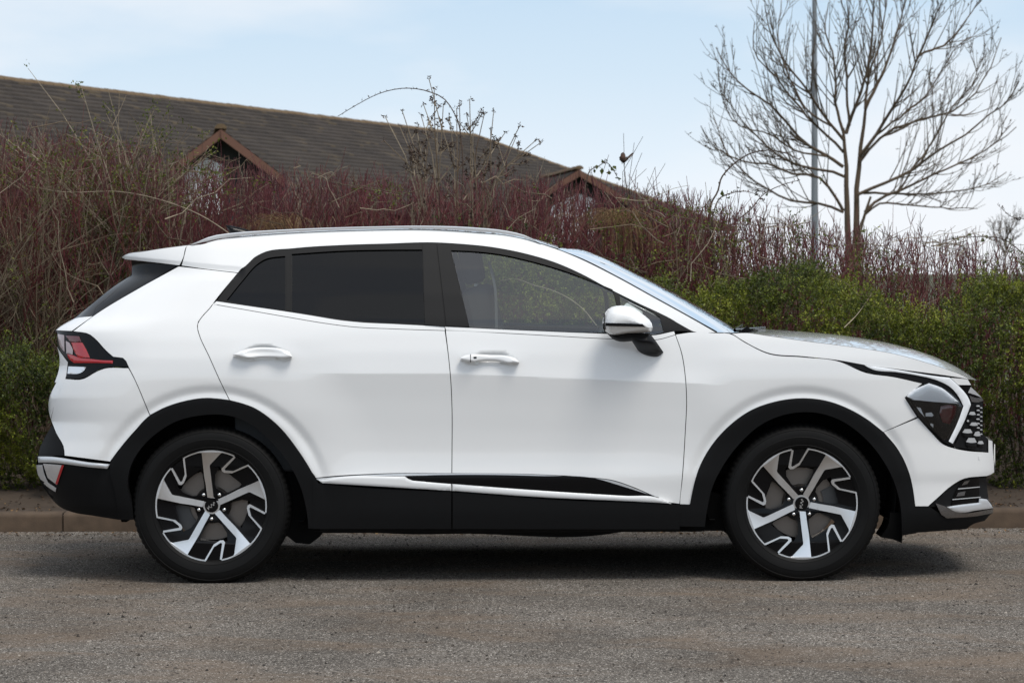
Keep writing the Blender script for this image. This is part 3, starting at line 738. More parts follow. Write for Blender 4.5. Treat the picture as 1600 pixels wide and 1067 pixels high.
branching('budding_shrub', 'tallest bare shrub rising over the car roof with dark clustered buds', 'shrub', 4.6,
    [(680, 720), (760, 720), (860, 720), (930, 740), (1000, 720)],
    [(500,265),(575,232),(562,312),(665,262),[(735,520),(730,330),(683,205)],[(850,420),(770,300),(740,200),(703,85)],(862,185),(905,178),(888,245),[(930,420),(975,330),(990,245)],(1035,242),[(990,470),(1050,395),(1097,348)],(1150,298),(1130,375),[(1000,560),(1100,490),(1180,440),(1236,370)],[(1020,580),(1140,500),(1230,440),(1280,408)],(937,305),(730,115),[(600,480),(480,380)],(785,200),(640,330),(700,360),(820,260),(850,215),(1020,330),(600,350),(750,310)],
    11, 'pale_stem', r=(.0095, .0026), side=5, side_len=.13, buds=True, seed=4, spread=.15)
# ---- arching bramble canes, each its own plant
def cane(label, pts, zoom, y0, r, group='arching bramble canes', thorn=True, leaves=0, seed=0, mat='dark_stem', tone=.3):
    rs = np.random.default_rng(seed); uv = curve_pts(Z(zoom, *pts), 30)
    p = P(uv[:, 0], uv[:, 1], y0 + np.linspace(-.1, .15, 30))
    pp = np.vstack([curve_pts(np.array([[p[0][0] + .12, y0 + .5, .3], p[0]]), 6)[:-1], p]) if y0 > 4 else p; org = np.array([p[0][0], y0, 0])
    root = tag(empty('bramble_cane', tuple(org)), label, 'bramble', group)
    st = [pp]; ra = [np.linspace(r, r*.35, len(pp))]
    v, q, t = tubes(st, ra, 6, [tone]); link('cane', fast_mesh('cane', v - org, q, True, t), M[mat], root)
    if thorn:
        C, D = [], []
        for i in range(7, len(pp)-1):
            for _ in range(2): C.append(pp[i]*(1-.5*rs.random()) + 0*pp[i] if False else pp[i] + (pp[i+1]-pp[i])*rs.random()); D.append(rs.normal(0, 1, 3) + [0, 0, .5])
        C = np.array(C); D = np.array(D); L = rs.uniform(.010, .028, len(C))
        v, q, t = blades(C, D, rs.normal(0, 1, C.shape), L, L*.4, rs.random(len(C))*.4)
        link('thorns', fast_mesh('thorns', v - org, q, False, t, 3), M[mat], root)['kind'] = 'stuff'
    if leaves:
        C, D = [], []
        for _ in range(leaves):
            i = rs.integers(12, len(pp)); C.append(pp[i] + rs.normal(0, .02, 3)); D.append(rs.normal(0, 1, 3))
        C = np.array(C); D = np.array(D); L = rs.uniform(.03, .055, len(C))
        v, q, t = blades(C, D, rs.normal(0, 1, C.shape) + [0, -1, .3], L, L*.62, rs.random(len(C))*.7)
        link('leaves', fast_mesh('cane_leaves', v - org, q, False, t, 3), M['young_leaf'], root)['kind'] = 'stuff'
    return root
cane('dark thorny cane arching left against the sky over the car roof', [(870,700),(868,400),(850,290),(825,235),(780,175),(700,138),(600,122),(500,135),(440,155),(380,185),(310,225),(250,262)], 11, 4.4, .0055, seed=1)
cane('thick dark cane arching to the right in front of the bare tree', [(1040,620),(1045,470),(1085,400),(1110,310),(1150,260),(1200,215),(1280,165),(1400,140),(1500,155),(1600,200)], 12, 4.6, .0075, seed=2)
cane('low dark cane curving flat under the bare tree', [(1050,560),(1100,440),(1180,405),(1280,400),(1340,425),(1380,470)], 12, 4.9, .005, seed=3, leaves=5)
cane('long thin cane rising to the right below the bare tree', [(1100,700),(1180,600),(1280,520),(1380,410),(1480,360),(1600,325)], 12, 5.1, .0055, seed=4)
cane('leafy green cane beside the small bird', [(255,420),(265,330),(290,265),(340,240),(385,215),(430,260),(470,330)], 12, 4.8, .0045, seed=5, leaves=9)
cane('thin cane arching at the right edge over the far shrubs', [(1420,1080),(1310,1000),(1240,950),(1140,940),(1060,945),(990,960)], 13, 4.7, .0045, seed=6, leaves=7)
cane('dark twig reaching in from the right edge', [(1420,960),(1380,900),(1320,870),(1270,860),(1235,830),(1215,812)], 13, 5.0, .004, seed=9)
cane('tan cane arching low on the left of the red thicket', [(430,420),(300,330),(190,300),(100,300),(40,290)], 0, 3.6, .004, seed=10, mat='pale_stem', tone=.9, thorn=False)
cane('pale dead cane drooping behind the car front windows', [(1300,700),(1040,580),(950,470),(850,390),(700,320),(590,290),(480,250),(350,262)], 14, 2.35, .0045, seed=11, mat='pale_stem', tone=.9, thorn=False)
cane('bright pale cane leaning across the right part of the hedge', [(1319,512),(1337,494),(1364,456)], 0, 2.30, .0032, seed=12, mat='pale_stem', tone=1.0, thorn=False)
# thin fine shrub the bird sits on
branching('twiggy_shrub', 'thin upright shrub with fine dark twigs under the small bird', 'shrub', 4.9, [(500, 700), (540, 700)], [[(510,420),(505,300),(492,150),(500,40)],[(500,420),(500,250),(540,170),(608,60)],[(560,420),(530,280),(590,230),(620,160)],(556,100),(480,160),[(540,300),(600,260),(628,240)],(690,225),(745,235)], 12, 'dark_stem', r=(.005, .0014), side=3, side_len=.10, seed=12, spread=.04)
# ---- clump of dry grass
def dry_clump(label, u0, v0, y0, n, seed, w=.25, h=.22):
    rs = np.random.default_rng(seed); c = P(u0, v0, y0); org = np.array([c[0], y0, 0]); K = 7; st = []
    for i in range(n):
        x = rs.normal(0, w*.5); t = np.linspace(0, 1, K)[:, None]; a = rs.normal(0, 1)
        b = c + [x, rs.normal(0, .08), -.30]
        st.append(b + np.array([0, 0, .30 + rs.uniform(.3, 1)*h])*np.sin(t*1.9)/np.sin(1.57) + np.array([-.16 + a*.10, -.05, -.16])*t**2)
    v, q, t = tubes(st, np.tile(np.linspace(.0022, .0009, K), (n, 1)), 3, rs.random(n))
    o = link('dry_grass_clump', fast_mesh('dry_grass_clump', v - org, q, False, t), M['dry_blade']); o.location = org
    tag(o, label, 'dry grass', 'clumps of dead grass')
dry_clump('tawny clump of dead grass hanging below the small bird', 985, 322, 4.1, 120, 1, .20, .08)
dry_clump('small tuft of dead grass by the white gable wall on the left', 460, 335, 4.0, 90, 2, .15, .1)
# ---- sprinkled green sprouts through the thicket
def uf():
    while True:
        x = rng.uniform(-4, 4); y = rng.uniform(3.4, 4.4); u = proj((x, y, 1.8))[0]; zt = topz(DU, DV, x, y)
        z = zt*rng.uniform(.55, .97)
        if fbm(x*1.6, z*1.6, 11) > (.05 if u < 330 or u > 950 else .30): return (x, y, z)
o = leafset('green_sprouts', 1300, uf, None, np.zeros(3), size=(.013, .026), per=6); tag(o, 'scattered fresh green sprouts among the red stems', None, None, 'stuff')

# ================================================================ the small bird
pbr('bird_brown', (0.075, 0.050, 0.036), rough=0.85, var=0.35, vscale=60, bump=0.6, bscale=300)
pbr('bird_breast', (0.10, 0.055, 0.038), rough=0.85, var=0.3, vscale=80)
pbr('bird_black', (0.01, 0.01, 0.01), rough=0.3)
def bird():
    pos = P(974.2, 256.8, 4.9)                       # feet
    root = tag(empty('robin', tuple(pos)), 'small plump brown bird perched on a thin twig against the sky', 'bird')
    chain = [((.048, .035, .052), .0035), ((.030, .024, .040), .006), ((.014, .012, .033), .015), ((.002, .0, .030), .0235), ((-.004, -.006, .036), .0245), ((-.004, -.010, .052), .0175), ((-.004, -.012, .064), .0145), ((-.004, -.013, .072), .0105)]
    bm = bmesh.new(); n = 14; rings = []
    for i, (c, r) in enumerate(chain):
        c = Vector(c); d = Vector(chain[min(i+1, len(chain)-1)][0]) - Vector(chain[max(0, i-1)][0]); q = d.to_track_quat('Z', 'Y')
        rings.append([bm.verts.new(c + q @ Vector((r*math.cos(2*math.pi*k/n), r*math.sin(2*math.pi*k/n), 0))) for k in range(n)])
    for a, b in zip(rings, rings[1:]):
        for k in range(n): bm.faces.new((a[k], a[(k+1) % n], b[(k+1) % n], b[k]))
    bm.faces.new(rings[0][::-1]); t = bm.verts.new(Vector(chain[-1][0]) + Vector((0, -.002, .007)))
    for k in range(n): bm.faces.new((rings[-1][k], rings[-1][(k+1) % n], t))
    bmesh.ops.subdivide_edges(bm, edges=bm.edges[:], cuts=1, use_grid_fill=True, smooth=.6)
    me = bpy.data.meshes.new('body'); bm.to_mesh(me); bm.free(); me.polygons.foreach_set('use_smooth', [True]*len(me.polygons))
    link('body', me, M['bird_brown'], root)
    # tail blade, folded wings, breast, beak, eyes, legs
    def blade(name, pts, th, mat):
        V = [Vector(p) for p in pts]; k = len(V); nn = (V[1]-V[0]).cross(V[2]-V[0]).normalized()*th
        return link(name, mesh(name, [v+nn for v in V] + [v-nn for v in V], [tuple(range(k)), tuple(range(2*k-1, k-1, -1))] + [(i, k+i, k+(i+1) % k, (i+1) % k) for i in range(k)], False), mat, root)
    blade('tail', [(.022, .018, .044), (.030, .020, .036), (.070, .050, .070), (.064, .052, .078), (.058, .048, .076)], .002, M['bird_brown'])
    for s in (-1, 1):
        blade('wing', [(s*.022-.003, -.010, .050), (s*.027-.001, .0, .042), (s*.024+.006, .014, .026), (s*.014+.018, .026, .036), (s*.018+.004, .008, .052)], .003, M['bird_brown'])
        bm = bmesh.new(); bmesh.ops.create_uvsphere(bm, u_segments=8, v_segments=6, radius=.0024); me = bpy.data.meshes.new('eye'); bm.to_mesh(me); bm.free()
        link('eye', me, M['bird_black'], root, (-.004 + s*.0110, -.021, .067))
        v, q, _ = tubes([np.array([[s*.008-.002, -.002, .012], [s*.009-.002, -.001, .005], [s*.008, -.002, 0], [s*.008, -.010, -.001]])], [np.full(4, .0014)], 5)
        link('leg', fast_mesh('leg', v, q, True), M['bird_black'], root)
    bm = bmesh.new(); bmesh.ops.create_cone(bm, segments=8, radius1=.003, radius2=.0003, depth=.010); me = bpy.data.meshes.new('beak'); bm.to_mesh(me); bm.free()
    o = link('beak', me, M['bird_black'], root, (-.004, -.030, .064)); o.rotation_euler = (R(95), 0, 0)
    bm = bmesh.new(); bmesh.ops.create_uvsphere(bm, u_segments=14, v_segments=10, radius=1)
    for v in bm.verts: v.co = Vector((v.co.x*.017 - .004, v.co.y*.012 - .020, v.co.z*.022 + .046))
    me = bpy.data.meshes.new('breast'); bm.to_mesh(me); bm.free(); me.polygons.foreach_set('use_smooth', [True]*len(me.polygons)); link('breast', me, M['bird_breast'], root)
bird()
# ================================================================ the car
car = tag(empty('parked_car', (0, 0, 0)), 'shiny white five door SUV with black wheel arches parked side on along the kerb', 'car')
# ---- body surface: half width of the car as a function of the side view position (photograph pixels)
GV = np.arange(300, 960, 1.0)
def gs(a, s):
    k = np.exp(-.5*(np.arange(-4*s, 4*s+1)/s)**2); k /= k.sum(); n = len(k)//2
    return np.convolve(np.pad(a, n, mode='edge'), k, mode='valid')
def table(kv, s=6): x, y = zip(*kv); return gs(np.interp(GV, x, y), s)
VC0 = 583.0
T_UP = table([(300, .40), (345, .565), (352, .605), (360, .637), (372, .670), (385, .700), (420, .757), (460, .818), (500, .872), (512, .886), (522, .896), (550, .917), (583, .932), (640, .947)], 4)
T_LO = table([(500, .955), (583, .932), (623, .9195), (673, .9085), (703, .9055), (725, .909), (745, .917), (765, .914), (800, .912), (830, .900), (900, .86)], 7)
T_SM = table([(300, .40), (345, .565), (352, .605), (360, .637), (372, .670), (385, .700), (420, .757), (460, .818), (500, .876), (512, .890), (530, .908), (560, .924), (590, .928), (640, .921), (690, .908), (740, .906), (800, .905), (830, .90), (900, .86)], 5)
T_RS = table([(300, 190), (395, 188), (405, 190), (412, 196), (430, 200), (452, 165), (470, 143), (497, 117), (505, 100), (516, 84), (540, 86), (575, 88), (600, 80), (620, 75), (640, 75), (660, 76), (690, 66), (713, 56), (730, 56), (760, 70), (790, 88), (810, 110), (900, 150)], 4)
T_FS = table([(300, 1565), (560, 1565), (600, 1563), (740, 1562), (755, 1556), (800, 1556), (815, 1550), (840, 1530), (900, 1520)], 5)
ARCH = [(330.0, 793.0), (1253.0, 788.0)]
DISH = [(411, 551, 33, 13), (769, 560, 32, 13)]
def sst(x, a, b): t = np.clip((x-a)/(b-a), 0, 1); return t*t*(3-2*t)
_RV = np.arange(130.0, 340.0, .5)
def arch_table(rb):
    t = -.010*np.clip((rb+12-_RV)/12.0, 0, 1) + .009*np.clip((rb-_RV)/12.0, 0, 1)
    return gs(t, 5) + .012*sst(-_RV, -290, -(rb+12))
def sst(x, a, b): t = np.clip((x-a)/(b-a), 0, 1); return t*t*(3-2*t)
ATAB = [arch_table(180), arch_table(174)]
def W(u, v):
    u = np.asarray(u, float); v = np.asarray(v, float)
    vc = VC0 + 15*np.clip((u-700)/370, 0, 1.3)
    i = lambda T, q: np.interp(q, GV, T)
    vs = v - (vc - VC0)*sst(v, 525, 583)*(1-sst(v, 620, 700))
    refl_crease = np.where(vs < VC0, i(T_UP, vs), i(T_LO, vs))  # crease shaped into the flank to imitate the edge of a reflection
    s = sst(u, 455, 560)*(1 - sst(u, 1075, 1150))
    h = refl_crease*s + i(T_SM, v)*(1-s)
    # plan view taper at the nose and the tail
    d = np.clip((i(T_FS, v) - u)/250.0, 0, 1); h = h - .43*(1 - np.sqrt(np.clip(1 - (1-d)**2.3, 0, 1)))
    d = np.clip((u - i(T_RS, v))/150.0, 0, 1); h = h - .30*(1 - np.sqrt(np.clip(1 - (1-d)**2.2, 0, 1)))
    h = h - .04*sst(-u, -330, -120)*sst(-v, -520, -420)      # rear of the glasshouse narrows
    for k, (cx, cy) in enumerate(ARCH):
        r = np.hypot(u-cx, v-cy); up = sst((cy+25-v)/np.maximum(r, 1), .05, .65)
        h = h + up*np.interp(r, _RV, ATAB[k])
    vl = 400 + (u-195)*.093                              # lower facet of the spoiler running into the roof side
    h = h - .009*np.clip((v-vl)/8.0, 0, 1)*(1-sst(u, 372, 384))*(1-sst(v, 418, 440))
    for (cx, cy, a, b) in DISH:
        q = ((u-cx)/a)**2 + ((v-cy)/b)**2; h = h - .020*np.clip(1-q, 0, 1)**1.3
    return h
# ---- polygons on that surface
def smooth_poly(pts, corner=30, seg=7.0, closed=True):
    p = np.array(pts, float); n = len(p)
    keep = [0]
    for i in range(1, n):
        if np.linalg.norm(p[i]-p[keep[-1]]) > .4: keep.append(i)
    p = p[keep]; n = len(p)
    if np.linalg.norm(p[0]-p[-1]) < .4: p = p[:-1]; n -= 1
    isc = []
    for i in range(n):
        a = p[i]-p[i-1]; b = p[(i+1) % n]-p[i]
        ang = abs(math.degrees(math.atan2(a[0]*b[1]-a[1]*b[0], a.dot(b)))); isc.append(ang > corner)
    if not any(isc): isc[0] = True
    st = isc.index(True); order = [(st+i) % n for i in range(n)] + [st]
    outp = []; run = [order[0]]
    for i in order[1:]:
        run.append(i)
        if isc[i]:
            q = p[run]; L = np.linalg.norm(np.diff(q, axis=0), axis=1).sum(); m_ = max(2, int(L/seg)+1)
            if len(run) == 2: c = np.linspace(q[0], q[1], m_)
            else: c = curve_pts(q, max(m_, 2*len(run)))
            outp += list(c[:-1]); run = [i]
    return np.array(outp)
def inset_poly(p, d):
    if d == 0: return p
    ar = np.sum(p[:, 0]*np.roll(p[:, 1], -1) - np.roll(p[:, 0], -1)*p[:, 1])
    a = p - np.roll(p, 1, 0); b = np.roll(p, -1, 0) - p
    a /= np.linalg.norm(a, axis=1, keepdims=True)+1e-9; b /= np.linalg.norm(b, axis=1, keepdims=True)+1e-9
    na = np.stack([-a[:, 1], a[:, 0]], 1); nb = np.stack([-b[:, 1], b[:, 0]], 1); m_ = na+nb; m_ /= np.linalg.norm(m_, axis=1, keepdims=True)+1e-9
    k = 1/np.maximum(.5, (m_*na).sum(1)); return p + m_*(d*k*(1 if ar > 0 else -1))[:, None]
def edge_dist(uv, poly):
    a = poly; b = np.roll(poly, -1, 0); dv = b-a; L2 = (dv**2).sum(1)+1e-9; best = np.full(len(uv), 1e9)
    for i in range(len(a)):
        t = np.clip(((uv-a[i])@dv[i])/L2[i], 0, 1); best = np.minimum(best, np.linalg.norm(uv - a[i] - t[:, None]*dv[i], axis=1))
    return best
MIRROR = []
def panel(name, pts, mat, parent=None, holes=(), off=0.0, inset=0.6, flange=.02, step=9.0, corner=30, seg=7.0, infl=0.0, infl_r=8.0, both=False, ybase=None, mirror=True, cuts=(), label=None, kind=None, shear=None, flat=False, power=.5):
    """a panel of the body: a side view outline laid on the body surface W (+off metres outwards), optionally puffed up towards its middle"""
    outer = inset_poly(smooth_poly(pts, corner, seg), inset)
    hs = [inset_poly(smooth_poly(h, corner, seg), 0) for h in holes]
    allp = np.vstack([outer] + hs)
    tri = tessellate_polygon([[Vector((x, y, 0)) for x, y in q] for q in [outer] + hs])
    bm = bmesh.new(); vs = [bm.verts.new((x, y, 0)) for x, y in allp]
    for t in tri:
        try: bm.faces.new([vs[i] for i in t])
        except ValueError: pass
    lo = allp.min(0); hi = allp.max(0)
    for ax in (0, 1):
        k0 = math.floor(lo[ax]/step)+1
        for c in np.arange(k0*step, hi[ax], step):
            co = (c, 0, 0) if ax == 0 else (0, c, 0); no = (1, 0, 0) if ax == 0 else (0, 1, 0)
            bmesh.ops.bisect_plane(bm, geom=bm.verts[:]+bm.edges[:]+bm.faces[:], dist=.02, plane_co=co, plane_no=no)
    for (x0, y0, x1, y1) in cuts:
        bmesh.ops.bisect_plane(bm, geom=bm.verts[:]+bm.edges[:]+bm.faces[:], dist=.02, plane_co=(x0, y0, 0), plane_no=(y1-y0, x0-x1, 0))
    bmesh.ops.remove_doubles(bm, verts=bm.verts[:], dist=.01)
    bmesh.ops.recalc_face_normals(bm, faces=bm.faces[:])
    bm.verts.ensure_lookup_table(); bm.verts.index_update()
    uv = np.array([v.co[:2] for v in bm.verts])
    def pos(q, sgn=1.0):
        y = -(W(q[:, 0], q[:, 1])) if ybase is None else np.full(len(q), float(ybase))
        if shear: y = y + shear(q[:, 0], q[:, 1])
        y = y - off*1.0
        if infl:
            dd = np.clip(edge_dist(q, outer)/infl_r, 0, 1); y = y - sgn*infl*np.clip(1-(1-dd)**2, 0, 1)**power
        return P(q[:, 0], q[:, 1], y)
    pw = pos(uv)
    faces = []; lu = []
    for f in bm.faces:
        idx = [v.index for v in f.verts]; q = uv[idx]
        ar = sum(q[i-1][0]*q[i][1]-q[i][0]*q[i-1][1] for i in range(len(q)))
        if ar > 0: idx = idx[::-1]
        faces.append(idx)
    for idx in faces:
        q = uv[idx]; c = q.mean(0); lu.append(q + .12*(c-q))
    lq = np.vstack(lu); e = .5
    def nrm(sgn):
        a = pos(lq+[e, 0], sgn)-pos(lq-[e, 0], sgn); b = pos(lq+[0, e], sgn)-pos(lq-[0, e], sgn); n = np.cross(b, a); n /= np.linalg.norm(n, axis=1, keepdims=True)+1e-12
        return n
    nn = nrm(1.0)
    if nn[:, 1].mean() > 0: nn = -nn
    V = list(pw); Fc = [list(f) for f in faces]; LN = [Vector(x) for x in nn]
    bnd = [(e_.verts[0].index, e_.verts[1].index) for e_ in bm.edges if len(e_.link_faces) == 1]
    fe = {}
    for f in faces:
        for i in range(len(f)): fe[(f[i-1], f[i])] = 1
    if both:
        pb = pos(uv, -1.0); o0 = len(V); V += list(pb); nb = nrm(-1.0); k = 0
        if nb[:, 1].mean() < 0: nb = -nb
        for f in faces:
            Fc.append([o0+i for i in f[::-1]]); LN += [Vector(x) for x in nb[k:k+len(f)][::-1]]; k += len(f)
        for a, b in bnd:
            if (a, b) not in fe: a, b = b, a
            Fc.append([b, a, o0+a, o0+b]); q = (Vector(V[a])-Vector(V[b])).cross(Vector((0, 1, 0))).normalized(); LN += [q]*4 if q.length > 0 else [Vector((0, 0, 1))]*4
    elif flange:
        mp_ = {}
        for a, b in bnd:
            for i in (a, b):
                if i not in mp_: mp_[i] = len(V); V.append(pw[i] + np.array([0, flange, 0]))
            if (a, b) not in fe: a, b = b, a
            Fc.append([b, a, mp_[a], mp_[b]])
            q = (Vector(V[b])-Vector(V[a])).cross(Vector((0, 1, 0)))
            q = -q if q.length == 0 else q.normalized()
            LN += [q if q.length > 0 else Vector((0, 0, 1))]*4
    bm.free()
    me = bpy.data.meshes.new(name); me.from_pydata([tuple(map(float, p)) for p in V], [], Fc)
    me.polygons.foreach_set('use_smooth', [True]*len(me.polygons))
    # flange normals: take the true face normal
    off_ = sum(len(f) for f in faces)*(2 if both else 1); li = 0
    for p in me.polygons:
        if li >= off_:
            for k in range(p.loop_total): LN[li+k] = p.normal.copy()
        li += p.loop_total
    me.normals_split_custom_set([tuple(x) for x in LN])
    o = link(name, me, M[mat], parent or car)
    if label: o['label'] = label
    if kind: o['kind'] = kind
    if mirror: MIRROR.append(o)
    return o
def loft(name, rails, mat, parent=None, sharp=40, n=None, flip=False):
    """rails: list of (k,3) arrays from the near edge to the far edge"""
    G = np.array(rails); a, b = G.shape[:2]; Fc = []
    for i in range(a-1):
        for j in range(b-1):
            f = (i*b+j, i*b+j+1, (i+1)*b+j+1, (i+1)*b+j); Fc.append(f[::-1] if flip else f)
    return link(name, mesh(name, G.reshape(-1, 3), Fc, angle=sharp), M[mat], parent or car)
def across(uvs, n=15, yk=None, crown_x=0.0, crown_z=0.0, off=0.0, m_=24, smooth=True, flat=.0):
    """rails of a surface that spans the car from the near side line uvs to its mirror image"""
    uv = curve_pts(uvs, m_) if smooth else np.array(uvs, float)
    y = -(W(uv[:, 0], uv[:, 1]) + off) if yk is None else np.full(len(uv), -abs(yk)) if np.isscalar(yk) else -np.interp(np.linspace(0, 1, len(uv)), np.linspace(0, 1, len(yk)), yk)
    E = P(uv[:, 0], uv[:, 1], y); rails = []
    for t in np.linspace(-1, 1, n):
        q = E.copy(); q[:, 1] = E[:, 1]*-t; c = (1-t*t); q[:, 0] += crown_x*c; q[:, 2] += crown_z*c; rails.append(q)
    return rails[::1]

# ---- outlines (read off the photograph)
ARC_R = Z(2, (415,443), (450,395), (520,310), (610,215), (690,175), (760,152), (880,132), (1000,142))        # rear arch, outer edge, left to door gap
ARC_R2 = Z(2, (1000,142), (1120,180), (1230,260), (1330,380), (1400,490), (1427,528))
ARC_F = Z(5, (108,865), (125,780), (150,700), (200,610), (280,520), (380,450), (480,415), (600,400), (700,410), (800,445), (880,490), (955,548))
ARC_F2 = Z(5, (955,548), (1030,640), (1070,730), (1095,873))
GAP_RD = Z(1, (1165,562), (1145,590), (1085,658), (1064,690), (1061,718), (1073,765), (1130,890), (1210,1067)) + Z(2, (975,92), (1000,142))
BELT_R = Z(3, (125,515), (300,545), (560,590), (800,630), (960,650), (1200,662), (1506,672))
BELT_F = Z(4, (133,640), (500,658), (1060,688), (1250,695), (1340,692), (1438,665))
GAP_MID = [(696, 516), (700, 550), (704, 590), (706.3, 640), (706.3, 700), (706, 739.3)]
GAP_FW = Z(5, (44,124), (70,200), (86,300), (92,400), (86,550), (73,750), (62,862))
SILL_R = Z(8, (30,117), (100,110), (240,102), (370,98), (565,97.5))
SILL_F = Z(8, (565,98), (900,103), (1100,115), (1190,125), (1280,155), (1360,190), (1420,213), (1455,218))
FRAME_TOP = Z(3, (145,497), (280,322), (310,295), (370,240), (430,208), (600,185), (900,165), (1150,157), (1452,150)) + Z(4, (200,150), (400,170), (600,210), (750,255), (900,320), (1050,400), (1200,475), (1400,570), (1540,648))
FRAME_BOT = Z(3, (145,497), (300,520), (560,558), (700,580), (900,612), (1000,622), (1200,632), (1505,648)) + Z(4, (500,637), (800,650), (1060,660), (1250,668), (1310,668), (1430,645), (1540,648))

# ---- dark inner shell seen through the shut lines
shell = Z(1, (700,478), (950,342), (1320,385)) + FRAME_BOT[1:] + Z(5, (275,122), (350,160), (450,208), (600,224), (755,242), (1000,330), (1050,395), (1105,482), (1100,860)) + [(1400, 800)] + [(1250, 800)]
shell = Z(1, (420,650), (700,482), (950,345), (1315,385), (1160,570)) + [(x, y+3) for x, y in FRAME_BOT[1:-1]] + Z(5, (130,118), (275,124), (350,162), (450,208), (600,224), (755,242), (870,290), (1000,308), (1110,340), (1053,400), (1105,482), (955,560)) + [(x, y-3) for x, y in ARC_F[::-1][1:]] + [(1070, 800), (500, 800), (490, 750)] + [(x, y-3) for x, y in ARC_R2[::-1]] + [(x, y-3) for x, y in ARC_R[::-1][1:]] + [(130, 715), (112, 590), (160, 585), (210, 570), (190, 555), (165, 540), (110, 520)]
panel('inner_shell', shell, 'seal', off=-.012, inset=1.5, flange=0, step=14)

# ---- white body panels
quarter = Z(1, (415,648), (700,475), (945,340), (1100,357), (1312,381)) + GAP_RD + ARC_R[::-1][1:5] + Z(2, (515,0)) + Z(1, (635,963), (622,930), (600,907), (540,900), (500,865), (430,790), (400,765), (290,742))
quarter = Z(1, (415,648), (700,475), (945,340), (1100,357), (1312,381)) + GAP_RD + Z(2, (880,132), (760,152), (690,175), (610,215)) + Z(2, (515,0)) + Z(1, (635,963), (622,930), (600,907), (540,900), (500,865), (430,790), (400,765), (290,742))
panel('rear_quarter_panel', quarter, 'paint', step=5)
panel('rear_bumper_cover', Z(1, (262,932), (248,1034), (350,1036), (440,988), (480,972), (635,967)) + Z(2, (515,2), (610,217), (520,310), (450,395), (415,443), (190,414), (186,372), (150,305), (123,237), (150,120)), 'paint', step=7)
roof_side = Z(1, (1000,210), (993,215), (975,290), (962,337), (1100,357), (1312,381), (1345,347)) + FRAME_TOP[2:] + [(1088, 519.5), (1119, 519.5)] + Z(4, (1500,552), (1300,442), (1100,332), (900,232), (765,180)) + Z(4, (700,158), (600,128), (480,102), (300,84), (0,68)) + Z(3, (1100,74), (800,82), (300,114), (140,134), (60,158))
panel('roof_side', roof_side, 'paint', step=7, inset=.5, cuts=[(195, 400, 378, 417)])
rd = GAP_RD[::-1] + BELT_R + GAP_MID[1:] + SILL_R[::-1][1:] + ARC_R2[::-1][1:-1]
CUTR = [(400, 583, 760, 583)]; CUTF = [(700, 583, 1070, 598)]
panel('rear_door', rd, 'paint', step=4.5, cuts=CUTR)
rdoor = bpy.data.objects['rear_door']
fd = [(696.5, 516)] + BELT_F + GAP_FW[1:] + SILL_F[::-1][1:] + GAP_MID[::-1]
panel('front_door', fd, 'paint', step=6, cuts=CUTF)
fdoor = bpy.data.objects['front_door']
panel('waist_strip', [FRAME_BOT[0]] + FRAME_BOT[1:8] + BELT_R[::-1], 'paint', inset=.35, off=.001)
panel('waist_strip', FRAME_BOT[7:-3] + Z(4, (1310,668), (1430,645), (1438,665)) + BELT_F[::-1][1:], 'paint', inset=.35, off=.001)
panel('front_wing', Z(4, (1440,663), (1535,650)) + [(1119, 520), (1140, 521)] + Z(5, (350,155), (450,203), (600,218), (757,236), (880,287), (1000,305), (1128,334), (1050,396), (1105,481)) + ARC_F[::-1][0:] + Z(5, (62,864)) + GAP_FW[::-1], 'paint', step=4.5)
FB = 1
fbump = Z(6, (320,443), (515,364), (600,458), (655,512), (710,532), (800,549), (900,556)) + Z(9, (945,1040), (943,885), (1000,905), (1005,1067)) + Z(10, (480,130), (490,200), (492,320), (440,352), (330,365), (230,374), (160,392), (90,430), (0,495)) + Z(6, (650,785), (570,857), (497,857), (480,740), (450,640), (400,540))
panel('front_bumper', fbump, 'paint', step=4.5)

# ---- black cladding
arc_ro = ARC_R + ARC_R2[1:]
arch_in_r = Z(2, (530,727), (520,650), (500,560), (510,480), (560,385), (640,305), (740,245), (860,216), (1000,218), (1100,257), (1200,342), (1290,452), (1350,572), (1380,700), (1386,762))
gapc = Z(2, (1012,142), (1052,232))
panel('wheel_arch_trim', arc_ro + Z(2, (1437,560), (1434,770), (1386,770)) + arch_in_r[::-1] + Z(2, (455,727), (440,600), (412,478)), 'cladding', off=.010, inset=0, flange=.05, step=8)
arch_in_f = Z(5, (172,962), (180,900), (205,790), (260,682), (330,592), (420,514), (540,467), (650,461), (760,492), (860,560), (940,650), (1000,760), (1030,870), (1036,960), (1036,1030))
panel('wheel_arch_trim', ARC_F + ARC_F2[1:] + Z(5, (1100,900), (1100,990), (1040,1000)) + arch_in_f[::-1] + Z(5, (60,960), (62,866)), 'cladding', off=.010, inset=0, flange=.05, step=8)
panel('bumper_base', Z(2, (62,445), (92,446), (340,474), (412,480), (440,600), (455,727), (330,707), (230,690), (170,665), (110,600), (65,520)), 'cladding', off=.002, inset=0, flange=.05, step=7, label='black lower rear bumper')
panel('bumper_corner', Z(2, (130,262), (150,305), (186,372), (190,414), (62,417), (66,385), (90,330)), 'cladding', off=.0, inset=.3, flange=.04, step=6)
sill = Z(8, (28,118), (45,136), (200,152), (565,170), (1000,202), (1420,219), (1456,222), (1456,318), (1420,318), (1420,304), (1310,303), (1190,306), (565,308), (245,306), (-8,306), (-18,120))
panel('sill_trim', Z(8, (20,118), (45,137), (200,152), (564,170), (564,316), (20,316)), 'cladding', off=.012, inset=.4, flange=.04, step=7)
panel('sill_trim', Z(8, (567,170), (1000,202), (1420,219), (1456,222), (1456,300), (1456,318), (567,316)), 'cladding', off=.012, inset=.4, flange=.04, step=7)
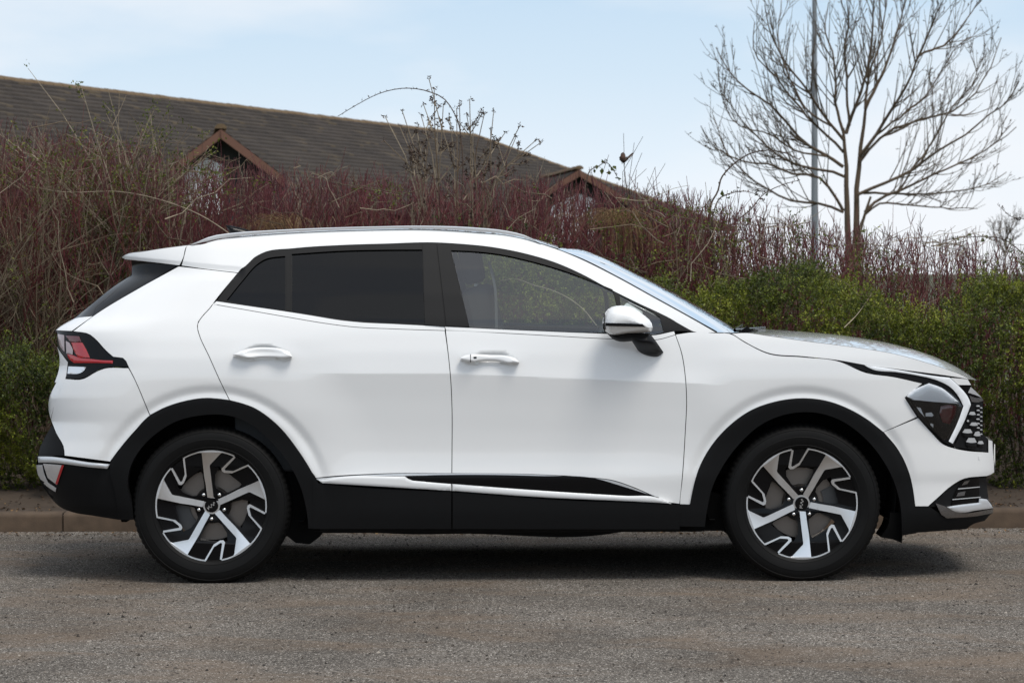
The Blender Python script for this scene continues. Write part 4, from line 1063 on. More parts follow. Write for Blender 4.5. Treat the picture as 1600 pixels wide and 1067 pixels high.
panel('sill_insert', Z(8, (390,113), (470,106), (565,104), (900,108), (1130,119), (1220,145), (1300,170), (1375,193), (1240,186), (900,166), (565,141), (450,132)), 'gloss_black', off=.006, inset=0, flange=.01, step=8)
panel('sill_strip', Z(8, (45,126), (100,116), (380,110), (400,123), (450,130), (563,140), (563,166), (300,150), (60,136)), 'paint', off=.014, inset=0, flange=.03, step=8, infl=.006, infl_r=5)
panel('sill_strip', Z(8, (567,140), (900,165), (1240,186), (1370,193), (1425,216), (1360,212), (900,190), (567,166)), 'paint', off=.014, inset=0, flange=.03, step=8, infl=.006, infl_r=5)
panel('sill_shade_edge', Z(8, (32,118), (240,104), (370,99), (565,98.5), (900,104), (1100,116), (1190,127), (1280,157), (1360,192), (1420,214), (1420,219), (1350,195), (1220,146), (1130,120), (900,109), (565,105), (380,108), (100,116), (45,126)), 'satin_silver', off=.004, inset=0, flange=.02, step=8)  # grey strip standing in for the light-shadow edge below the doors
panel('bumper_strip', Z(2, (60,418), (100,418), (320,448), (412,456), (400,477), (340,472), (90,446), (62,446)), 'satin_silver', off=.012, inset=0, flange=.03, step=7, infl=.006, infl_r=4)
panel('bumper_blade', Z(2, (52,460), (82,459), (90,500), (110,545), (150,572), (146,591), (100,560), (60,505)), 'satin_silver', off=.010, inset=0, flange=.03, step=6, infl=.004, infl_r=4)
ref = panel('rear_reflector', Z(2, (85,452), (186,460), (152,556), (108,522)), 'reflector', off=.006, inset=0, flange=.01, step=6)
panel('red_edge', Z(2, (176,459), (188,460), (155,556), (145,550)), 'lamp_red', ref, off=.009, inset=0, flange=.008, step=6, mirror=False)

# ---- glasshouse
g_quarter = Z(3, (205,492), (300,375), (390,275), (440,245), (480,236), (555,229), (555,553), (300,517))
g_rear = Z(3, (594,217), (900,197), (1100,192), (1370,190), (1376,400), (1384,636), (1200,630), (1000,615), (900,605), (700,576), (594,560))
g_front = Z(4, (163,186), (300,192), (450,210), (600,243), (800,300), (950,355), (1080,408), (1096,460), (1104,500), (1104,655), (800,648), (500,636), (268,624), (215,400))
g_small = Z(4, (1118,432), (1200,478), (1350,563), (1372,652), (1310,666), (1152,664))
frame = FRAME_TOP + FRAME_BOT[::-1][1:-1]
panel('window_frame', frame, 'trim_black', holes=[g_quarter, g_rear, g_front, g_small], off=.001, inset=.2, flange=.03, step=8)
panel('window_seal', Z(3, (1370,150), (1452,149), (1509,652), (1384,640), (1376,400)), 'trim_black', off=.006, inset=.8, flange=.008)
panel('window_seal', Z(4, (80,148), (165,150), (163,186), (215,400), (268,622), (134,618)), 'trim_black', off=.006, inset=.8, flange=.008)
panel('window_divider', Z(3, (557,224), (590,214), (590,562), (557,557)), 'trim_black', off=.004, inset=1.2, flange=.01)
for nm, g, mt in (('rear_quarter_window', g_quarter, 'privacy_glass'), ('rear_door_window', g_rear, 'privacy_glass'), ('front_door_window', g_front, 'glass'), ('front_quarter_window', g_small, 'glass')):
    panel(nm, g, mt, off=-.008, inset=-.8, flange=0, step=12)

# ---- rear end
panel('spoiler', Z(1, (590,284), (620,266), (720,250), (830,232), (1000,210), (992,222), (973,290), (950,336), (800,318), (660,303), (610,297)), 'paint', off=.004, inset=.4, flange=.03, step=6, cuts=[(195, 400, 378, 417)], shear=lambda u, v: -.012*sst(v, 398, 404)*0)
panel('spoiler_blade', Z(1, (655,304), (800,318), (940,336), (700,476), (550,562), (415,647), (432,595), (540,505), (655,395)), 'gloss_black', off=.0, inset=.3, flange=.03, step=7)
loft('rear_window', across(Z(1, (658,392), (540,468), (430,556), (300,662)), crown_x=-.03, n=13), 'privacy_glass')
panel('rear_window_edge', Z(1, (658,392), (655,395), (540,505), (432,595), (415,647), (300,663), (430,556), (540,468)), 'gloss_black', off=-.002, inset=0, flange=0, step=6)
loft('spoiler_top', across(Z(1, (592,283), (620,266), (720,250), (830,232), (1000,210)), crown_z=.012, n=13), 'paint')
loft('spoiler_underside', across(Z(1, (592,285), (610,297), (660,303), (800,318), (930,335)), crown_z=.0, n=9), 'gloss_black')
panel('tailgate', Z(1, (298,664), (415,648), (285,740), (182,736), (230,700)), 'paint', off=.0, inset=.2, flange=.02, step=5)
loft('tailgate_skin', across(Z(1, (300,663), (230,700), (180,735)), crown_x=-.035, n=13), 'paint')
loft('tailgate_skin', across(Z(1, (197,838), (210,900), (207,970), (178,1060)) + Z(2, (150,50), (118,125), (112,190), (126,240)), crown_x=-.035, n=13), 'paint')
panel('tailgate_side', Z(1, (195,836), (212,865), (262,932), (246,1034)) + Z(2, (190,50), (150,140), (123,235), (112,190), (116,128), (150,55)) + Z(1, (178,1060), (205,975), (209,905)), 'paint', off=.0, inset=.3, flange=.02, step=5)
loft('rear_bumper', across(Z(2, (126,240), (130,262), (90,330), (66,385), (58,420), (52,460), (60,505), (100,575), (170,662), (230,690)), crown_x=-.03, n=13), 'cladding')
# tail lamp
tl = panel('tail_lamp', Z(1, (176,739), (290,742), (400,765), (430,790), (500,865), (540,900), (600,907), (622,930), (634,963), (480,970), (440,986), (350,1032), (247,1031), (262,931), (212,862), (195,830), (195,755)), 'gloss_black', off=.002, inset=.6, flange=.03, step=5)
for pts, mt in ((((282,812), (350,812), (372,850), (397,905), (325,905), (298,860)), 'lamp_red'), (((255,882), (290,888), (330,905), (400,912), (470,920), (540,922), (538,940), (440,937), (300,937), (270,915)), 'lamp_red'),
                (((245,768), (330,772), (345,808), (282,812), (262,790)), 'lamp_dark_red'), (((198,757), (238,765), (240,868), (214,838), (203,800)), 'lamp_pale'),
                (((248,800), (270,812), (292,862), (290,884), (252,878)), 'lamp_pale'), (((264,958), (375,962), (360,985), (335,1000), (258,1003)), 'reflector')):
    panel('lens', Z(1, *pts), mt, tl, off=.006, inset=0, flange=.006, step=5, infl=.002, infl_r=3, mirror=False)
loft('light_bar', across(Z(1, (180,738), (195,780), (195,832)), crown_x=-.035, n=9, off=-.003), 'lamp_dark_red')

# ---- roof, rail, aerial
rt = Z(1, (1000,210), (1060,200)) + Z(3, (140,133), (300,113), (800,81), (1100,73)) + Z(4, (0,67), (300,83), (480,101), (600,126), (700,155), (775,178))
loft('roof', across(rt, crown_z=.022, n=17, m_=40, off=.0), 'paint')
def rail(name, up, lo, w0, w1, mat):
    a = curve_pts(up, 40); b = curve_pts(lo, 40); rings = []
    for i in range(40):
        f = i/39; taper = min(1, 4*min(f, 1-f)+.25)
        for (q, yo) in ((a[i], w0), (a[i]*.75+b[i]*.25, w0-.012*taper), (b[i], w0-.010*taper), (b[i], w0+.018), (a[i], w0+.02)):
            rings.append(P(q[0], q[1], -(W(*rb[i]) if False else float(W(b[i][0], b[i][1]))) + yo))
    V = np.array(rings); Fc = []
    for i in range(39):
        for j in range(5): Fc.append((i*5+j, i*5+(j+1) % 5, (i+1)*5+(j+1) % 5, (i+1)*5+j))
    o = link(name, mesh(name, V, Fc, angle=25), M[mat], car); MIRROR.append(o); return o
rb = None
rail('roof_rail', Z(3, (-4,161), (50,137), (100,116), (250,91), (450,77), (700,65), (1100,53)) + Z(4, (0,47), (300,57), (480,76), (580,100), (672,147)),
     Z(3, (-2,163), (50,150), (140,128), (300,108), (500,92), (800,77), (1100,69)) + Z(4, (0,64), (300,79), (500,99), (600,122), (674,149)), -.004, 0, 'rail_silver')
fin = Z(3, (200,44), (222,46), (262,54), (310,66), (366,84), (370,130), (240,130), (222,92))
panel('aerial', fin, 'gloss_black', ybase=0.0, both=True, infl=.03, infl_r=18, inset=0, step=5, mirror=False, flange=0)

# ---- windscreen, scuttle, bonnet
def rails3(near, centre, yn, m_=30, n=19, pw=2.0, yc_off=0.0):
    a = curve_pts(near, m_); c = curve_pts(centre, m_); ya = -np.interp(np.linspace(0, 1, m_), np.linspace(0, 1, len(yn)), yn) if not callable(yn) else -yn(a)
    A = P(a[:, 0], a[:, 1], ya); Cc = P(c[:, 0], c[:, 1], np.zeros(m_)); Cc[:, 1] = 0
    out_ = []
    for t in np.linspace(-1, 1, n):
        k = abs(t)**pw; q = Cc*(1-k) + A*k; q[:, 1] = A[:, 1]*-t; out_.append(q)
    return out_
ws_near = Z(4, (768,179), (900,231), (1100,331), (1300,441), (1500,551)) + [(1120, 519)]
ws_c = Z(4, (800,172), (900,181), (1000,216), (1200,311), (1400,412), (1600,522)) + [(1158, 518)]
loft('windscreen', rails3(ws_near, ws_c, lambda a: W(a[:, 0], a[:, 1]) - .004, pw=2.2), 'screen_glass', sharp=60)
panel('windscreen_seal', Z(4, (765,177), (900,229), (1100,329), (1300,439), (1500,549)) + [(1120,517.5), (1121,520)] + Z(4, (1500,555), (1300,445), (1100,335), (900,235)), 'seal', off=.002, inset=0, flange=.02)
loft('headlining', [r_ - [0, 0, .03] for r_ in across(rt, crown_z=.02, n=9, m_=30, off=-.02)], 'headliner')
# bonnet: side flank, then the top from crease to crease
bn_edge = [(1143, 521)] + Z(5, (350,154), (450,201), (600,216), (755,233), (900,258), (1000,270), (1100,283), (1250,303), (1336,317))
bn_crease = Z(5, (345,112), (450,125), (600,146), (850,178), (1000,203), (1140,241), (1230,270), (1290,292), (1338,316))
panel('bonnet_flank', bn_edge + bn_crease[::-1], 'paint', off=.001, inset=.5, flange=.02, step=7)
def bon(a):
    return W(a[:, 0], a[:, 1]) - .004
bn_c = Z(5, (400,100), (470,101), (600,108), (800,127), (1000,162), (1150,207), (1250,252), (1310,292), (1340,314))
loft('bonnet', rails3(bn_crease, bn_c, bon, pw=1.9, n=25, m_=40), 'paint', sharp=60)
sc = across([(1122, 521), (1150, 522), (1180, 521)], crown_x=.05, crown_z=.0, n=11, off=-.03)
loft('scuttle', sc, 'seal')
wip = P(*Z(5, (335,112))[0], -.60)
for pts in (((325,108), (352,84), (372,104)), ):
    panel('bonnet_hinge', Z(5, (322,110), (345,92), (356,84), (368,92), (380,110)), 'gloss_black', ybase=-.55, off=0, inset=0, flange=.02, step=5)
def bar(name, a, b, r0, r1, mat, parent=None, sides=6):
    v, q, _ = tubes([curve_pts(np.array([a, b]), 4)], [np.linspace(r0, r1, 4)], sides); return link(name, fast_mesh(name, v, q, True), M[mat], parent or car)
w1 = bar('wiper', P(1148, 516, -.62), P(1195, 512, .30), .008, .006, 'gloss_black')
bar('wiper', P(1150, 515, -.2), P(1160, 508, .6), .008, .006, 'gloss_black')

# ---- front end
front_c = dict(crown_x=.035, n=13)
loft('bumper_face', across(Z(9, (945,890), (1000,905)) + Z(10, (480,130), (490,200), (492,320), (440,352)), off=-.002, **front_c), 'paint')
loft('bonnet_lip', across(Z(9, (700,165), (735,235), (745,262)), off=-.002, **front_c), 'paint')
loft('grille_backing', across(Z(9, (742,245), (800,330), (880,430), (878,600), (885,820), (945,890)), off=-.01, **front_c), 'gloss_black')
loft('lower_intake', across(Z(10, (440,352), (400,372), (405,480), (415,590)), off=-.01, **front_c), 'trim_black')
loft('skid_plate', across(Z(10, (415,590), (460,640), (478,690), (478,742)), off=-.003, **front_c), 'satin_silver')
loft('chin', across(Z(10, (478,742), (380,790), (220,862)), off=-.003, **front_c), 'cladding')
# headlamp unit: black housing, lamp bowl, daylight strip, clear cover
hl_out = Z(6, (75,48), (190,62), (300,80), (500,108), (650,132), (700,145), (740,185), (800,262), (808,278), (770,380), (720,500), (705,520), (660,502), (600,455), (515,360), (440,246), (500,205), (548,175), (400,140), (230,110), (150,82))
hl = panel('headlamp', hl_out, 'trim_black', off=-.004, inset=.3, flange=.02, step=6)
panel('daylight_strip', Z(6, (215,72), (400,98), (500,116), (630,136), (690,142), (740,188), (800,268), (807,292), (770,385), (706,508), (684,496), (738,380), (766,300), (735,240), (690,192), (640,165), (600,150), (500,128), (400,112), (250,92)), 'lamp_silver', hl, off=.004, inset=0, flange=.012, step=6, infl=.003, infl_r=4, mirror=False)
panel('lamp_bowl', Z(6, (448,246), (480,215), (575,172), (650,200), (700,240), (742,278), (700,274), (600,266), (480,262)), 'lamp_silver', hl, off=.002, inset=.4, flange=.01, step=6, infl=.004, infl_r=10, mirror=False)
panel('lamp_box', Z(6, (470,266), (600,270), (742,284), (735,330), (705,420), (676,480), (655,488), (600,430), (540,350), (490,300)), 'gloss_black', hl, off=.003, inset=0, flange=.01, step=6, mirror=False)
panel('projector', Z(6, (640,300), (700,292), (726,300), (718,350), (690,400), (650,390), (632,340)), 'lamp_dark_red', hl, off=.007, inset=0, flange=.006, step=4, infl=.006, infl_r=7, mirror=False)
for pts in (((505,305), (528,310), (545,350), (552,362), (530,340)), ((556,338), (588,335), (600,350), (592,358), (556,356)), ((585,395), (598,400), (598,420), (580,402)), ((478,264), (560,262), (700,272), (738,286), (600,276))):
    panel('lamp_facet', Z(6, *pts), 'lamp_silver', hl, off=.008, inset=0, flange=.006, step=5, mirror=False)
panel('lamp_cover', Z(6, (442,246), (500,207), (575,168), (650,198), (700,232), (748,280), (760,302), (735,380), (682,482), (656,492), (600,440), (515,356)), 'lens_clear', hl, off=.012, inset=0, flange=0, step=7, infl=.008, infl_r=16, mirror=False)
# bonnet tip trims above the grille
panel('nose_trim', Z(9, (500,155), (700,168), (740,240), (590,238)), 'paint', off=-.002, inset=0, flange=.02, step=5)
panel('grille_corner', Z(9, (590,240), (740,245), (890,430), (750,450), (735,430)), 'gloss_black', off=-.006, inset=0, flange=.02, step=5)
panel('grille_brow', Z(9, (738,262), (800,320), (868,388), (800,360), (706,330)), 'reflector', off=.003, inset=0, flange=.01, step=4)
panel('grille_brow', Z(9, (720,365), (800,392), (870,392), (890,425), (830,445), (750,440)), 'dark_chrome', off=.004, inset=0, flange=.01, step=4)
# side of the grille with its faceted blocks
gr = panel('grille', Z(9, (748,455), (880,440), (882,820), (945,885), (940,1035), (800,1015), (530,975), (560,930), (640,720), (700,590)), 'trim_black', off=-.008, inset=0, flange=.02, step=5)
def block(x0, y0, x1, y1, k=0):
    w_, h_ = x1-x0, y1-y0
    pt = [(x0+w_*.0, y1-h_*.35), (x0+w_*.25, y0), (x1-w_*.2, y0), (x1, y1-h_*.4), (x1-w_*.05, y1), (x0+w_*.2, y1)]
    b = panel('grille_block', Z(9, *pt), 'trim_black', gr, off=-.004, inset=0, flange=.010, step=4, infl=.010, infl_r=3.2, mirror=False, seg=5)
    panel('grille_facet', Z(9, (x0+w_*.04, y0+h_*.40), (x0+w_*.26, y0), (x1-w_*.22, y0), (x1-w_*.02, y0+h_*.44), (x0+w_*.5, y0+h_*.5)), 'satin_silver', gr, off=.008, inset=0, flange=.008, step=4, mirror=False, seg=5)
for b in ((712,558,800,636), (690,655,720,700), (722,685,826,765), (634,765,762,862), (770,798,858,900), (676,870,812,985), (815,905,895,980)): block(*b)
for y_ in range(480, 800, 52):
    block(800 + (y_ % 3)*4, y_, 850, y_+34); block(846, y_+24, 880, y_+52)
panel('parking_sensor', Z(10, (328,150), (345,150), (345,185), (328,185)), 'paint', off=.003, inset=0, flange=.003, step=4, infl=.002, infl_r=2)
panel('fog_pocket', Z(6, (570,857), (650,785), (710,740), (760,708), (850,697), (890,694), (905,818), (850,838), (690,862)), 'trim_black', off=-.010, inset=0, flange=.03, step=6)
fp = panel('fog_lamp', Z(10, (165,395), (240,385), (330,375), (335,600), (300,650), (45,665), (60,600), (110,480)), 'gloss_black', off=-.004, inset=0, flange=.01, step=6)
for pts, mt in ((((150,455), (180,415), (235,400), (210,440)), 'dark_chrome'), (((95,570), (115,530), (190,515), (180,560)), 'dark_chrome'), (((115,486), (340,466), (340,474), (112,496)), 'satin_silver'), (((55,597), (350,572), (350,580), (55,606)), 'satin_silver')):
    panel('fog_lamp_bar', Z(10, *pts), mt, fp, off=.001, inset=0, flange=.004, step=4, mirror=False)
panel('chin_strip', Z(10, (0,680), (40,672), (330,635), (335,590), (415,600), (450,640), (478,690), (300,715), (140,737), (85,728)), 'satin_silver', off=.010, inset=0, flange=.03, step=5, infl=.004, infl_r=4)
panel('chin_strip', Z(10, (-120,640), (0,682), (85,730), (140,740), (478,698), (478,742), (300,775), (0,797), (-60,760)), 'dark_chrome', off=.004, inset=0, flange=.03, step=5)
panel('bumper_base', Z(5, (1095,873), (1160,875), (1205,905), (1240,925), (1435,895), (1400,935), (1340,955), (1320,972), (1040,992), (1036,960)), 'cladding', off=-.004, inset=0, flange=.05, step=6, label='black lower front bumper')
panel('wheel_splash_guard', Z(5, (985,900), (1036,900), (1037,1034), (1010,1022), (945,1008), (975,960)), 'seal', off=-.03, inset=0, flange=.2, step=8)
for pts in ([(1085, 760), (1150, 780), (1160, 829), (1062, 829), (1062, 800)], [(452, 700), (500, 780), (500, 838), (484, 850), (462, 848), (440, 830)]):
    panel('arch_liner', pts, 'seal', off=-.10, inset=0, flange=.2, step=15)
# number plate
def plate(name, px, ylo, yhi, x_off, mat, flipx):
    p0 = P(px[0], px[1], -.26); p1 = P(px[0], px[2], -.26)
    box(name, (p0[0]+x_off, -.26, p1[2]), (p0[0]+x_off+.006, .26, p0[2]), M[mat], car, .002)
plate('number_plate', (1549, 694, 733), 0, 0, .012, 'plate_yellow', False)
plate('plate_holder', (1542, 690, 738), 0, 0, .012, 'gloss_black', False)
plate('number_plate', (86, 655, 700), 0, 0, -.012, 'plate_yellow', False)

# ---- mirror
MB = -1.02
ms = panel('wing_mirror', Z(4, (1036,545), (1060,515), (1120,500), (1190,508), (1250,548), (1298,592), (1308,615), (1300,650), (1180,656), (1050,655), (1036,642)), 'paint', ybase=MB, both=True, infl=.085, infl_r=22, inset=0, step=4, flange=0, corner=50)
panel('mirror_indicator', Z(4, (1040,598), (1150,601), (1250,605), (1266,621), (1040,616)), 'gloss_black', ms, ybase=MB, infl=0, off=.087, inset=0, step=4, mirror=False, flange=.02, shear=lambda u, v: .0*(u))
panel('mirror_edge', Z(4, (1030,545), (1037,545), (1037,655), (1030,640)), 'trim_black', ms, ybase=MB, both=True, infl=.06, infl_r=3, inset=0, step=4, mirror=False, flange=0)
panel('mirror_foot', Z(4, (1048,656), (1290,656), (1310,680), (1370,765), (1350,785), (1280,785), (1230,760), (1205,725), (1190,702), (1120,704), (1085,692)), 'trim_black', ms, ybase=-.99, both=True, infl=.06, infl_r=14, inset=0, step=4, mirror=False, flange=0, shear=lambda u, v: .08*sst(v, 532, 552), corner=45)

# ---- door handles
def handle(door, pts, dv, lockpt=None):
    h = panel('door_handle', Z(dv, *pts), 'paint', door, off=.030, both=False, infl=.016, infl_r=5, inset=0, step=3, flange=.012, mirror=False, corner=50, seg=4)
    return h
h1 = handle(rdoor, ((240,815), (290,792), (345,778), (450,772), (545,786), (590,812), (597,830), (560,840), (500,834), (400,833), (330,838), (270,828)), 3)
panel('handle_foot', Z(3, (245,822), (300,832), (352,834), (372,846), (350,852), (300,846)), 'paint', h1, off=.012, inset=0, flange=.03, step=3, mirror=False, seg=4)
panel('handle_foot', Z(3, (500,836), (595,832), (592,840), (550,852), (520,846)), 'paint', h1, off=.012, inset=0, flange=.03, step=3, mirror=False, seg=4)
h2 = handle(fdoor, ((210,798), (240,782), (275,776), (380,780), (480,785), (530,800), (550,818), (545,828), (500,830), (440,818), (330,816), (280,822), (230,812)), 4)
panel('handle_foot', Z(4, (215,806), (280,820), (330,818), (318,834), (300,833), (240,822)), 'paint', h2, off=.012, inset=0, flange=.03, step=3, mirror=False, seg=4)
panel('handle_foot', Z(4, (440,820), (550,824), (540,832), (500,838), (470,830)), 'paint', h2, off=.012, inset=0, flange=.03, step=3, mirror=False, seg=4)
panel('handle_button', Z(4, (291,790), (308,790), (308,800), (291,800)), 'gloss_black', h2, off=.048, inset=0, flange=.006, step=3, mirror=False, seg=4)
panel('handle_seam', Z(4, (272,776), (275,776), (275,822), (272,822)), 'seal', h2, off=.0465, inset=0, flange=.006, step=3, mirror=False, seg=4)

# ---- far side copies
def copy_side(o, parent):
    c = o.copy(); COL.objects.link(c); c.parent = parent
    for ch in [x for x in bpy.data.objects if x.parent == o]:
        g = ch.copy(); COL.objects.link(g); g.parent = c
    return c
for o in list(MIRROR):
    c = copy_side(o, car); c.scale = (1, -1, 1)
    if o.name.startswith('wing_mirror'): c.location.x += .16

# ---- underside, wheel housings, cabin
def xz(u, v, y=-.9): p = P(u, v, y); return float(p[0]), float(p[2])
xr, zr = xz(330, 791); xf, zf = xz(1253, 787)
XRW, XFW, ZW, RW = xr, xf, .351, .360
def ub(x0, x1, z0, z1, y=.80): box('underbody', (x0, -y, z0), (x1, y, z1), M['underbody'], car, .02)
ub(xz(110, 0)[0], XRW-.44, .30, .62, .62); ub(XRW+.44, XFW-.44, .215, .50, .80); ub(XFW+.44, xz(1490, 0)[0], .27, .60, .60)
ub(XRW-.46, XRW+.46, .33, .60, .52); ub(XFW-.46, XFW+.46, .33, .60, .52)
belly = Z(8, (200,300), (246,312), (262,330), (400,336), (600,334), (1190,333), (1250,322), (1310,300), (1310,270), (200,270))
panel('belly_pan', belly, 'underbody', ybase=-.62, inset=0, flange=1.2, step=30, mirror=False)
for xx, zz in ((XRW, ZW), (XFW, ZW)):
    V, Fc = [], []; n = 28
    for k in range(n+1):
        a = math.radians(-26 + 232*k/n)
        for (r, y) in ((.435, -.85), (.435, -.50), (.02, -.50)): V.append((xx + r*math.cos(a), y, max(.275, zz + .03 + r*math.sin(a))))
    for k in range(n):
        for i in range(2): Fc.append((k*3+i, k*3+i+1, (k+1)*3+i+1, (k+1)*3+i))
    o = link('wheel_housing', mesh('wheel_housing', V, Fc), M['underbody'], car); c = copy_side(o, car); c.scale = (1, -1, 1)
bar('axle', (XRW, -.75, ZW), (XRW, .75, ZW), .045, .045, 'underbody'); bar('axle', (XFW, -.75, ZW), (XFW, .75, ZW), .035, .035, 'underbody')
# cabin
def cab(name, u0, v0, u1, v1, ya, yb, mat, bev=.03, par=None):
    a = P(u0, v1, (ya+yb)/2); b = P(u1, v0, (ya+yb)/2); return box(name, (a[0], ya, a[2]), (b[0], yb, b[2]), M[mat], par or car, bev)
fl = box('cabin_floor', (xz(330, 0)[0], -.78, .48), (xz(1150, 0)[0], .78, .52), M['seal'], car)
for s in (-1, 1):
    box('door_lining', (xz(360, 0)[0], min(s*.74, s*.83), .5), (xz(1075, 0)[0], max(s*.74, s*.83), 1.085), M['seat_cloth'], car, .02)
dash = box('dashboard', (xz(985, 0)[0], -.74, .55), (xz(1130, 0)[0], .74, 1.06), M['seat_cloth'], car, .06)
box('parcel_shelf', (xz(200, 0)[0], -.66, .98), (xz(380, 0)[0], .66, 1.02), M['seat_cloth'], car, .01)
def seat(x, y, wdt, name='seat'):
    s = empty(name, (x, y, .52), car)
    def rb_(nm, sz, loc, rot, bev, mat='seat_cloth'):
        o = box(nm, [-q/2 for q in sz], [q/2 for q in sz], M[mat], s, bev); o.location = loc; o.rotation_euler = (0, rot, 0); return o
    rb_('cushion', (.52, wdt, .16), (.12, 0, .22), R(-6), .06)
    rb_('backrest', (.15, wdt, .66), (-.23, 0, .50), R(-13), .065)
    rb_('headrest', (.10, .27, .20), (-.33, 0, .93), R(-10), .045)
    for q in (-.07, .07): rb_('headrest_post', (.012, .012, .12), (-.305, q, .82), R(-12), 0, 'satin_silver')
    return s
xs_ = float(P(845, 480, -.38)[0])
seat(xs_, -.37, .50); seat(xs_, .37, .50)
for q in (-.45, 0, .45): seat(xs_-.86, q, .44, 'rear_seat')
st = empty('steering_wheel', (float(P(915, 0, -.37)[0]), -.37, .98), car); st.rotation_euler = (0, R(-65), 0)
bm = bmesh.new(); ring = []
for k in range(32):
    a = 2*math.pi*k/32; ring.append([bm.verts.new(((.18+.015*math.cos(b))*math.cos(a), (.18+.015*math.cos(b))*math.sin(a), .015*math.sin(b))) for b in [math.pi*2*j/8 for j in range(8)]])
for k in range(32):
    for j in range(8): bm.faces.new((ring[k][j], ring[(k+1) % 32][j], ring[(k+1) % 32][(j+1) % 8], ring[k][(j+1) % 8]))
me = bpy.data.meshes.new('rim'); bm.to_mesh(me); bm.free(); link('rim', me, M['seat_cloth'], st)
box('spokes', (-.17, -.02, -.02), (.17, .02, .01), M['seat_cloth'], st, .005)
# seat belt hanging by the pillar
bt = curve_pts(np.array([P(764, 408, -.66), P(772, 440, -.68), P(776, 512, -.70)]), 8)
V = []; 
for p in bt: V += [p + [-.006, 0, 0], p + [.006, .04, 0]]
link('seat_belt', mesh('seat_belt', V, [(2*i, 2*i+1, 2*i+3, 2*i+2) for i in range(7)]), M['seat_pale'], car)

# ---- wheels
S7 = .2541/334.0
def W7(*pts): return [((x-580)*S7, -(y-563)*S7) for x, y in pts]
def rot2(p, a): c, s = math.cos(a), math.sin(a); return [(x*c-z*s, x*s+z*c) for x, z in p]
def prism_mesh(name, outer, holes, y0, y1, cone=0.0, bev=0.0, angle=30):
    """flat shape in the wheel plane, front at y0 (towards the viewer), back at y1; cone sinks the middle"""
    lp_ = [outer] + list(holes); allp = [p for q in lp_ for p in q]
    tri = tessellate_polygon([[Vector((x, z, 0)) for x, z in q] for q in lp_])
    yy = lambda x, z, b: b + cone*max(0, 1 - math.hypot(x, z)/.25)
    n = len(allp); V = [(x, yy(x, z, y0), z) for x, z in allp] + [(x, yy(x, z, y1), z) for x, z in allp]; Fc = []
    for t in tri:
        a, b, c = [allp[i] for i in t]; ar = (b[0]-a[0])*(c[1]-a[1]) - (c[0]-a[0])*(b[1]-a[1])
        Fc.append(tuple(t) if ar > 0 else tuple(t)[::-1])
    o = 0
    for q in lp_:
        k = len(q)
        for i in range(k): a, b = o+i, o+(i+1) % k; Fc.append((a, b, b+n, a+n))
        o += k
    me = mesh(name, V, Fc, angle=angle); bm = bmesh.new(); bm.from_mesh(me); bmesh.ops.recalc_face_normals(bm, faces=bm.faces[:]); bm.to_mesh(me); bm.free()
    return me
def arcp(r, a0, a1, n): return [(r*math.cos(a), r*math.sin(a)) for a in np.linspace(a0, a1, n)]
def polar(p): return math.hypot(*p), math.atan2(p[1], p[0])
def machined():
    # bottom spoke: outline of the bright face, from notch end (left) round to notch start (right)
    R1 = 332*S7; Rin = 324*S7
    aL = polar(W7((440, 858))[0])[1]; aR = polar(W7((752, 859))[0])[1]
    inner_l = W7((522, 875), (586, 808), (588, 798), (576, 690), (568, 612))
    inner_r = W7((604, 612), (612, 680), (622, 745), (634, 880))
    a1 = polar(inner_l[0])[1]; a2 = polar(inner_r[-1])[1]
    # notch line on the left end: from (440,858) to tip (512,782),(500,767),(448,762) to (360,803)
    nl_out = W7((440, 860), (518, 785), (516, 770), (500, 760), (455, 757), (356, 800))
    nl_in = W7((364, 808), (448, 770), (494, 773), (500, 782), (434, 850))
    out = arcp(R1, aL, aR, 28)                          # outer rim left to right
    rin = arcp(Rin, aR, a2, 12)
    lin = arcp(Rin, a1, aL + .012, 10)
    p = out + rin[:-1] + inner_r[::-1] + inner_l[::-1] + lin[1:]
    return p, nl_out + nl_in
mp_, notch = machined()
me_sp = prism_mesh('spoke', mp_, [], 0.0, .012, cone=.022)
me_nt = prism_mesh('notch_edge', notch, [], 0.0, .012, cone=.022)
for m_ in (me_sp, me_nt): m_.materials.append(M['machined'])
hole0 = W7((485, 350), (535, 347), (590, 350), (652, 352), (648, 380), (616, 440), (598, 462), (540, 462), (520, 448), (490, 400))
holes = [rot2(hole0, math.radians(72*k)) for k in range(5)]
base = prism_mesh('wheel_base', arcp(.2535, 0, 2*math.pi*(1-1/72), 72), holes, .013, .045, cone=.020); base.materials.append(M['gloss_black'])
# raised black flanks between the bright lines: deep pockets cut as steps
pk0 = W7((372, 345), (440, 425), (545, 555), (545, 530), (470, 410), (436, 345), (440, 300))
cap = arcp(.0305, 0, 2*math.pi*(1-1/28), 28)
nutpos = [(0.0608*math.cos(math.radians(90+72*k)), .0608*math.sin(math.radians(90+72*k))) for k in range(5)]
me_hub = prism_mesh('hub', [(x, z) for k in range(5) for (x, z) in [(.044*math.cos(math.radians(54+72*k)), .044*math.sin(math.radians(54+72*k))), (.038*math.cos(math.radians(90+72*k)), .038*math.sin(math.radians(90+72*k)))]], [], .021, .04); me_hub.materials.append(M['machined'])
me_cap = prism_mesh('centre_cap', cap, [], .014, .03); me_cap.materials.append(M['gloss_black'])
def stroke(pts, w_):
    P2 = np.array(pts, float); out = []; back = []
    for i in range(len(P2)):
        a = P2[max(0, i-1)]; b = P2[min(len(P2)-1, i+1)]; d = (b-a)/np.linalg.norm(b-a); nrm_ = np.array([-d[1], d[0]])*w_
        out.append(tuple(P2[i]+nrm_)); back.append(tuple(P2[i]-nrm_))
    return out + back[::-1]
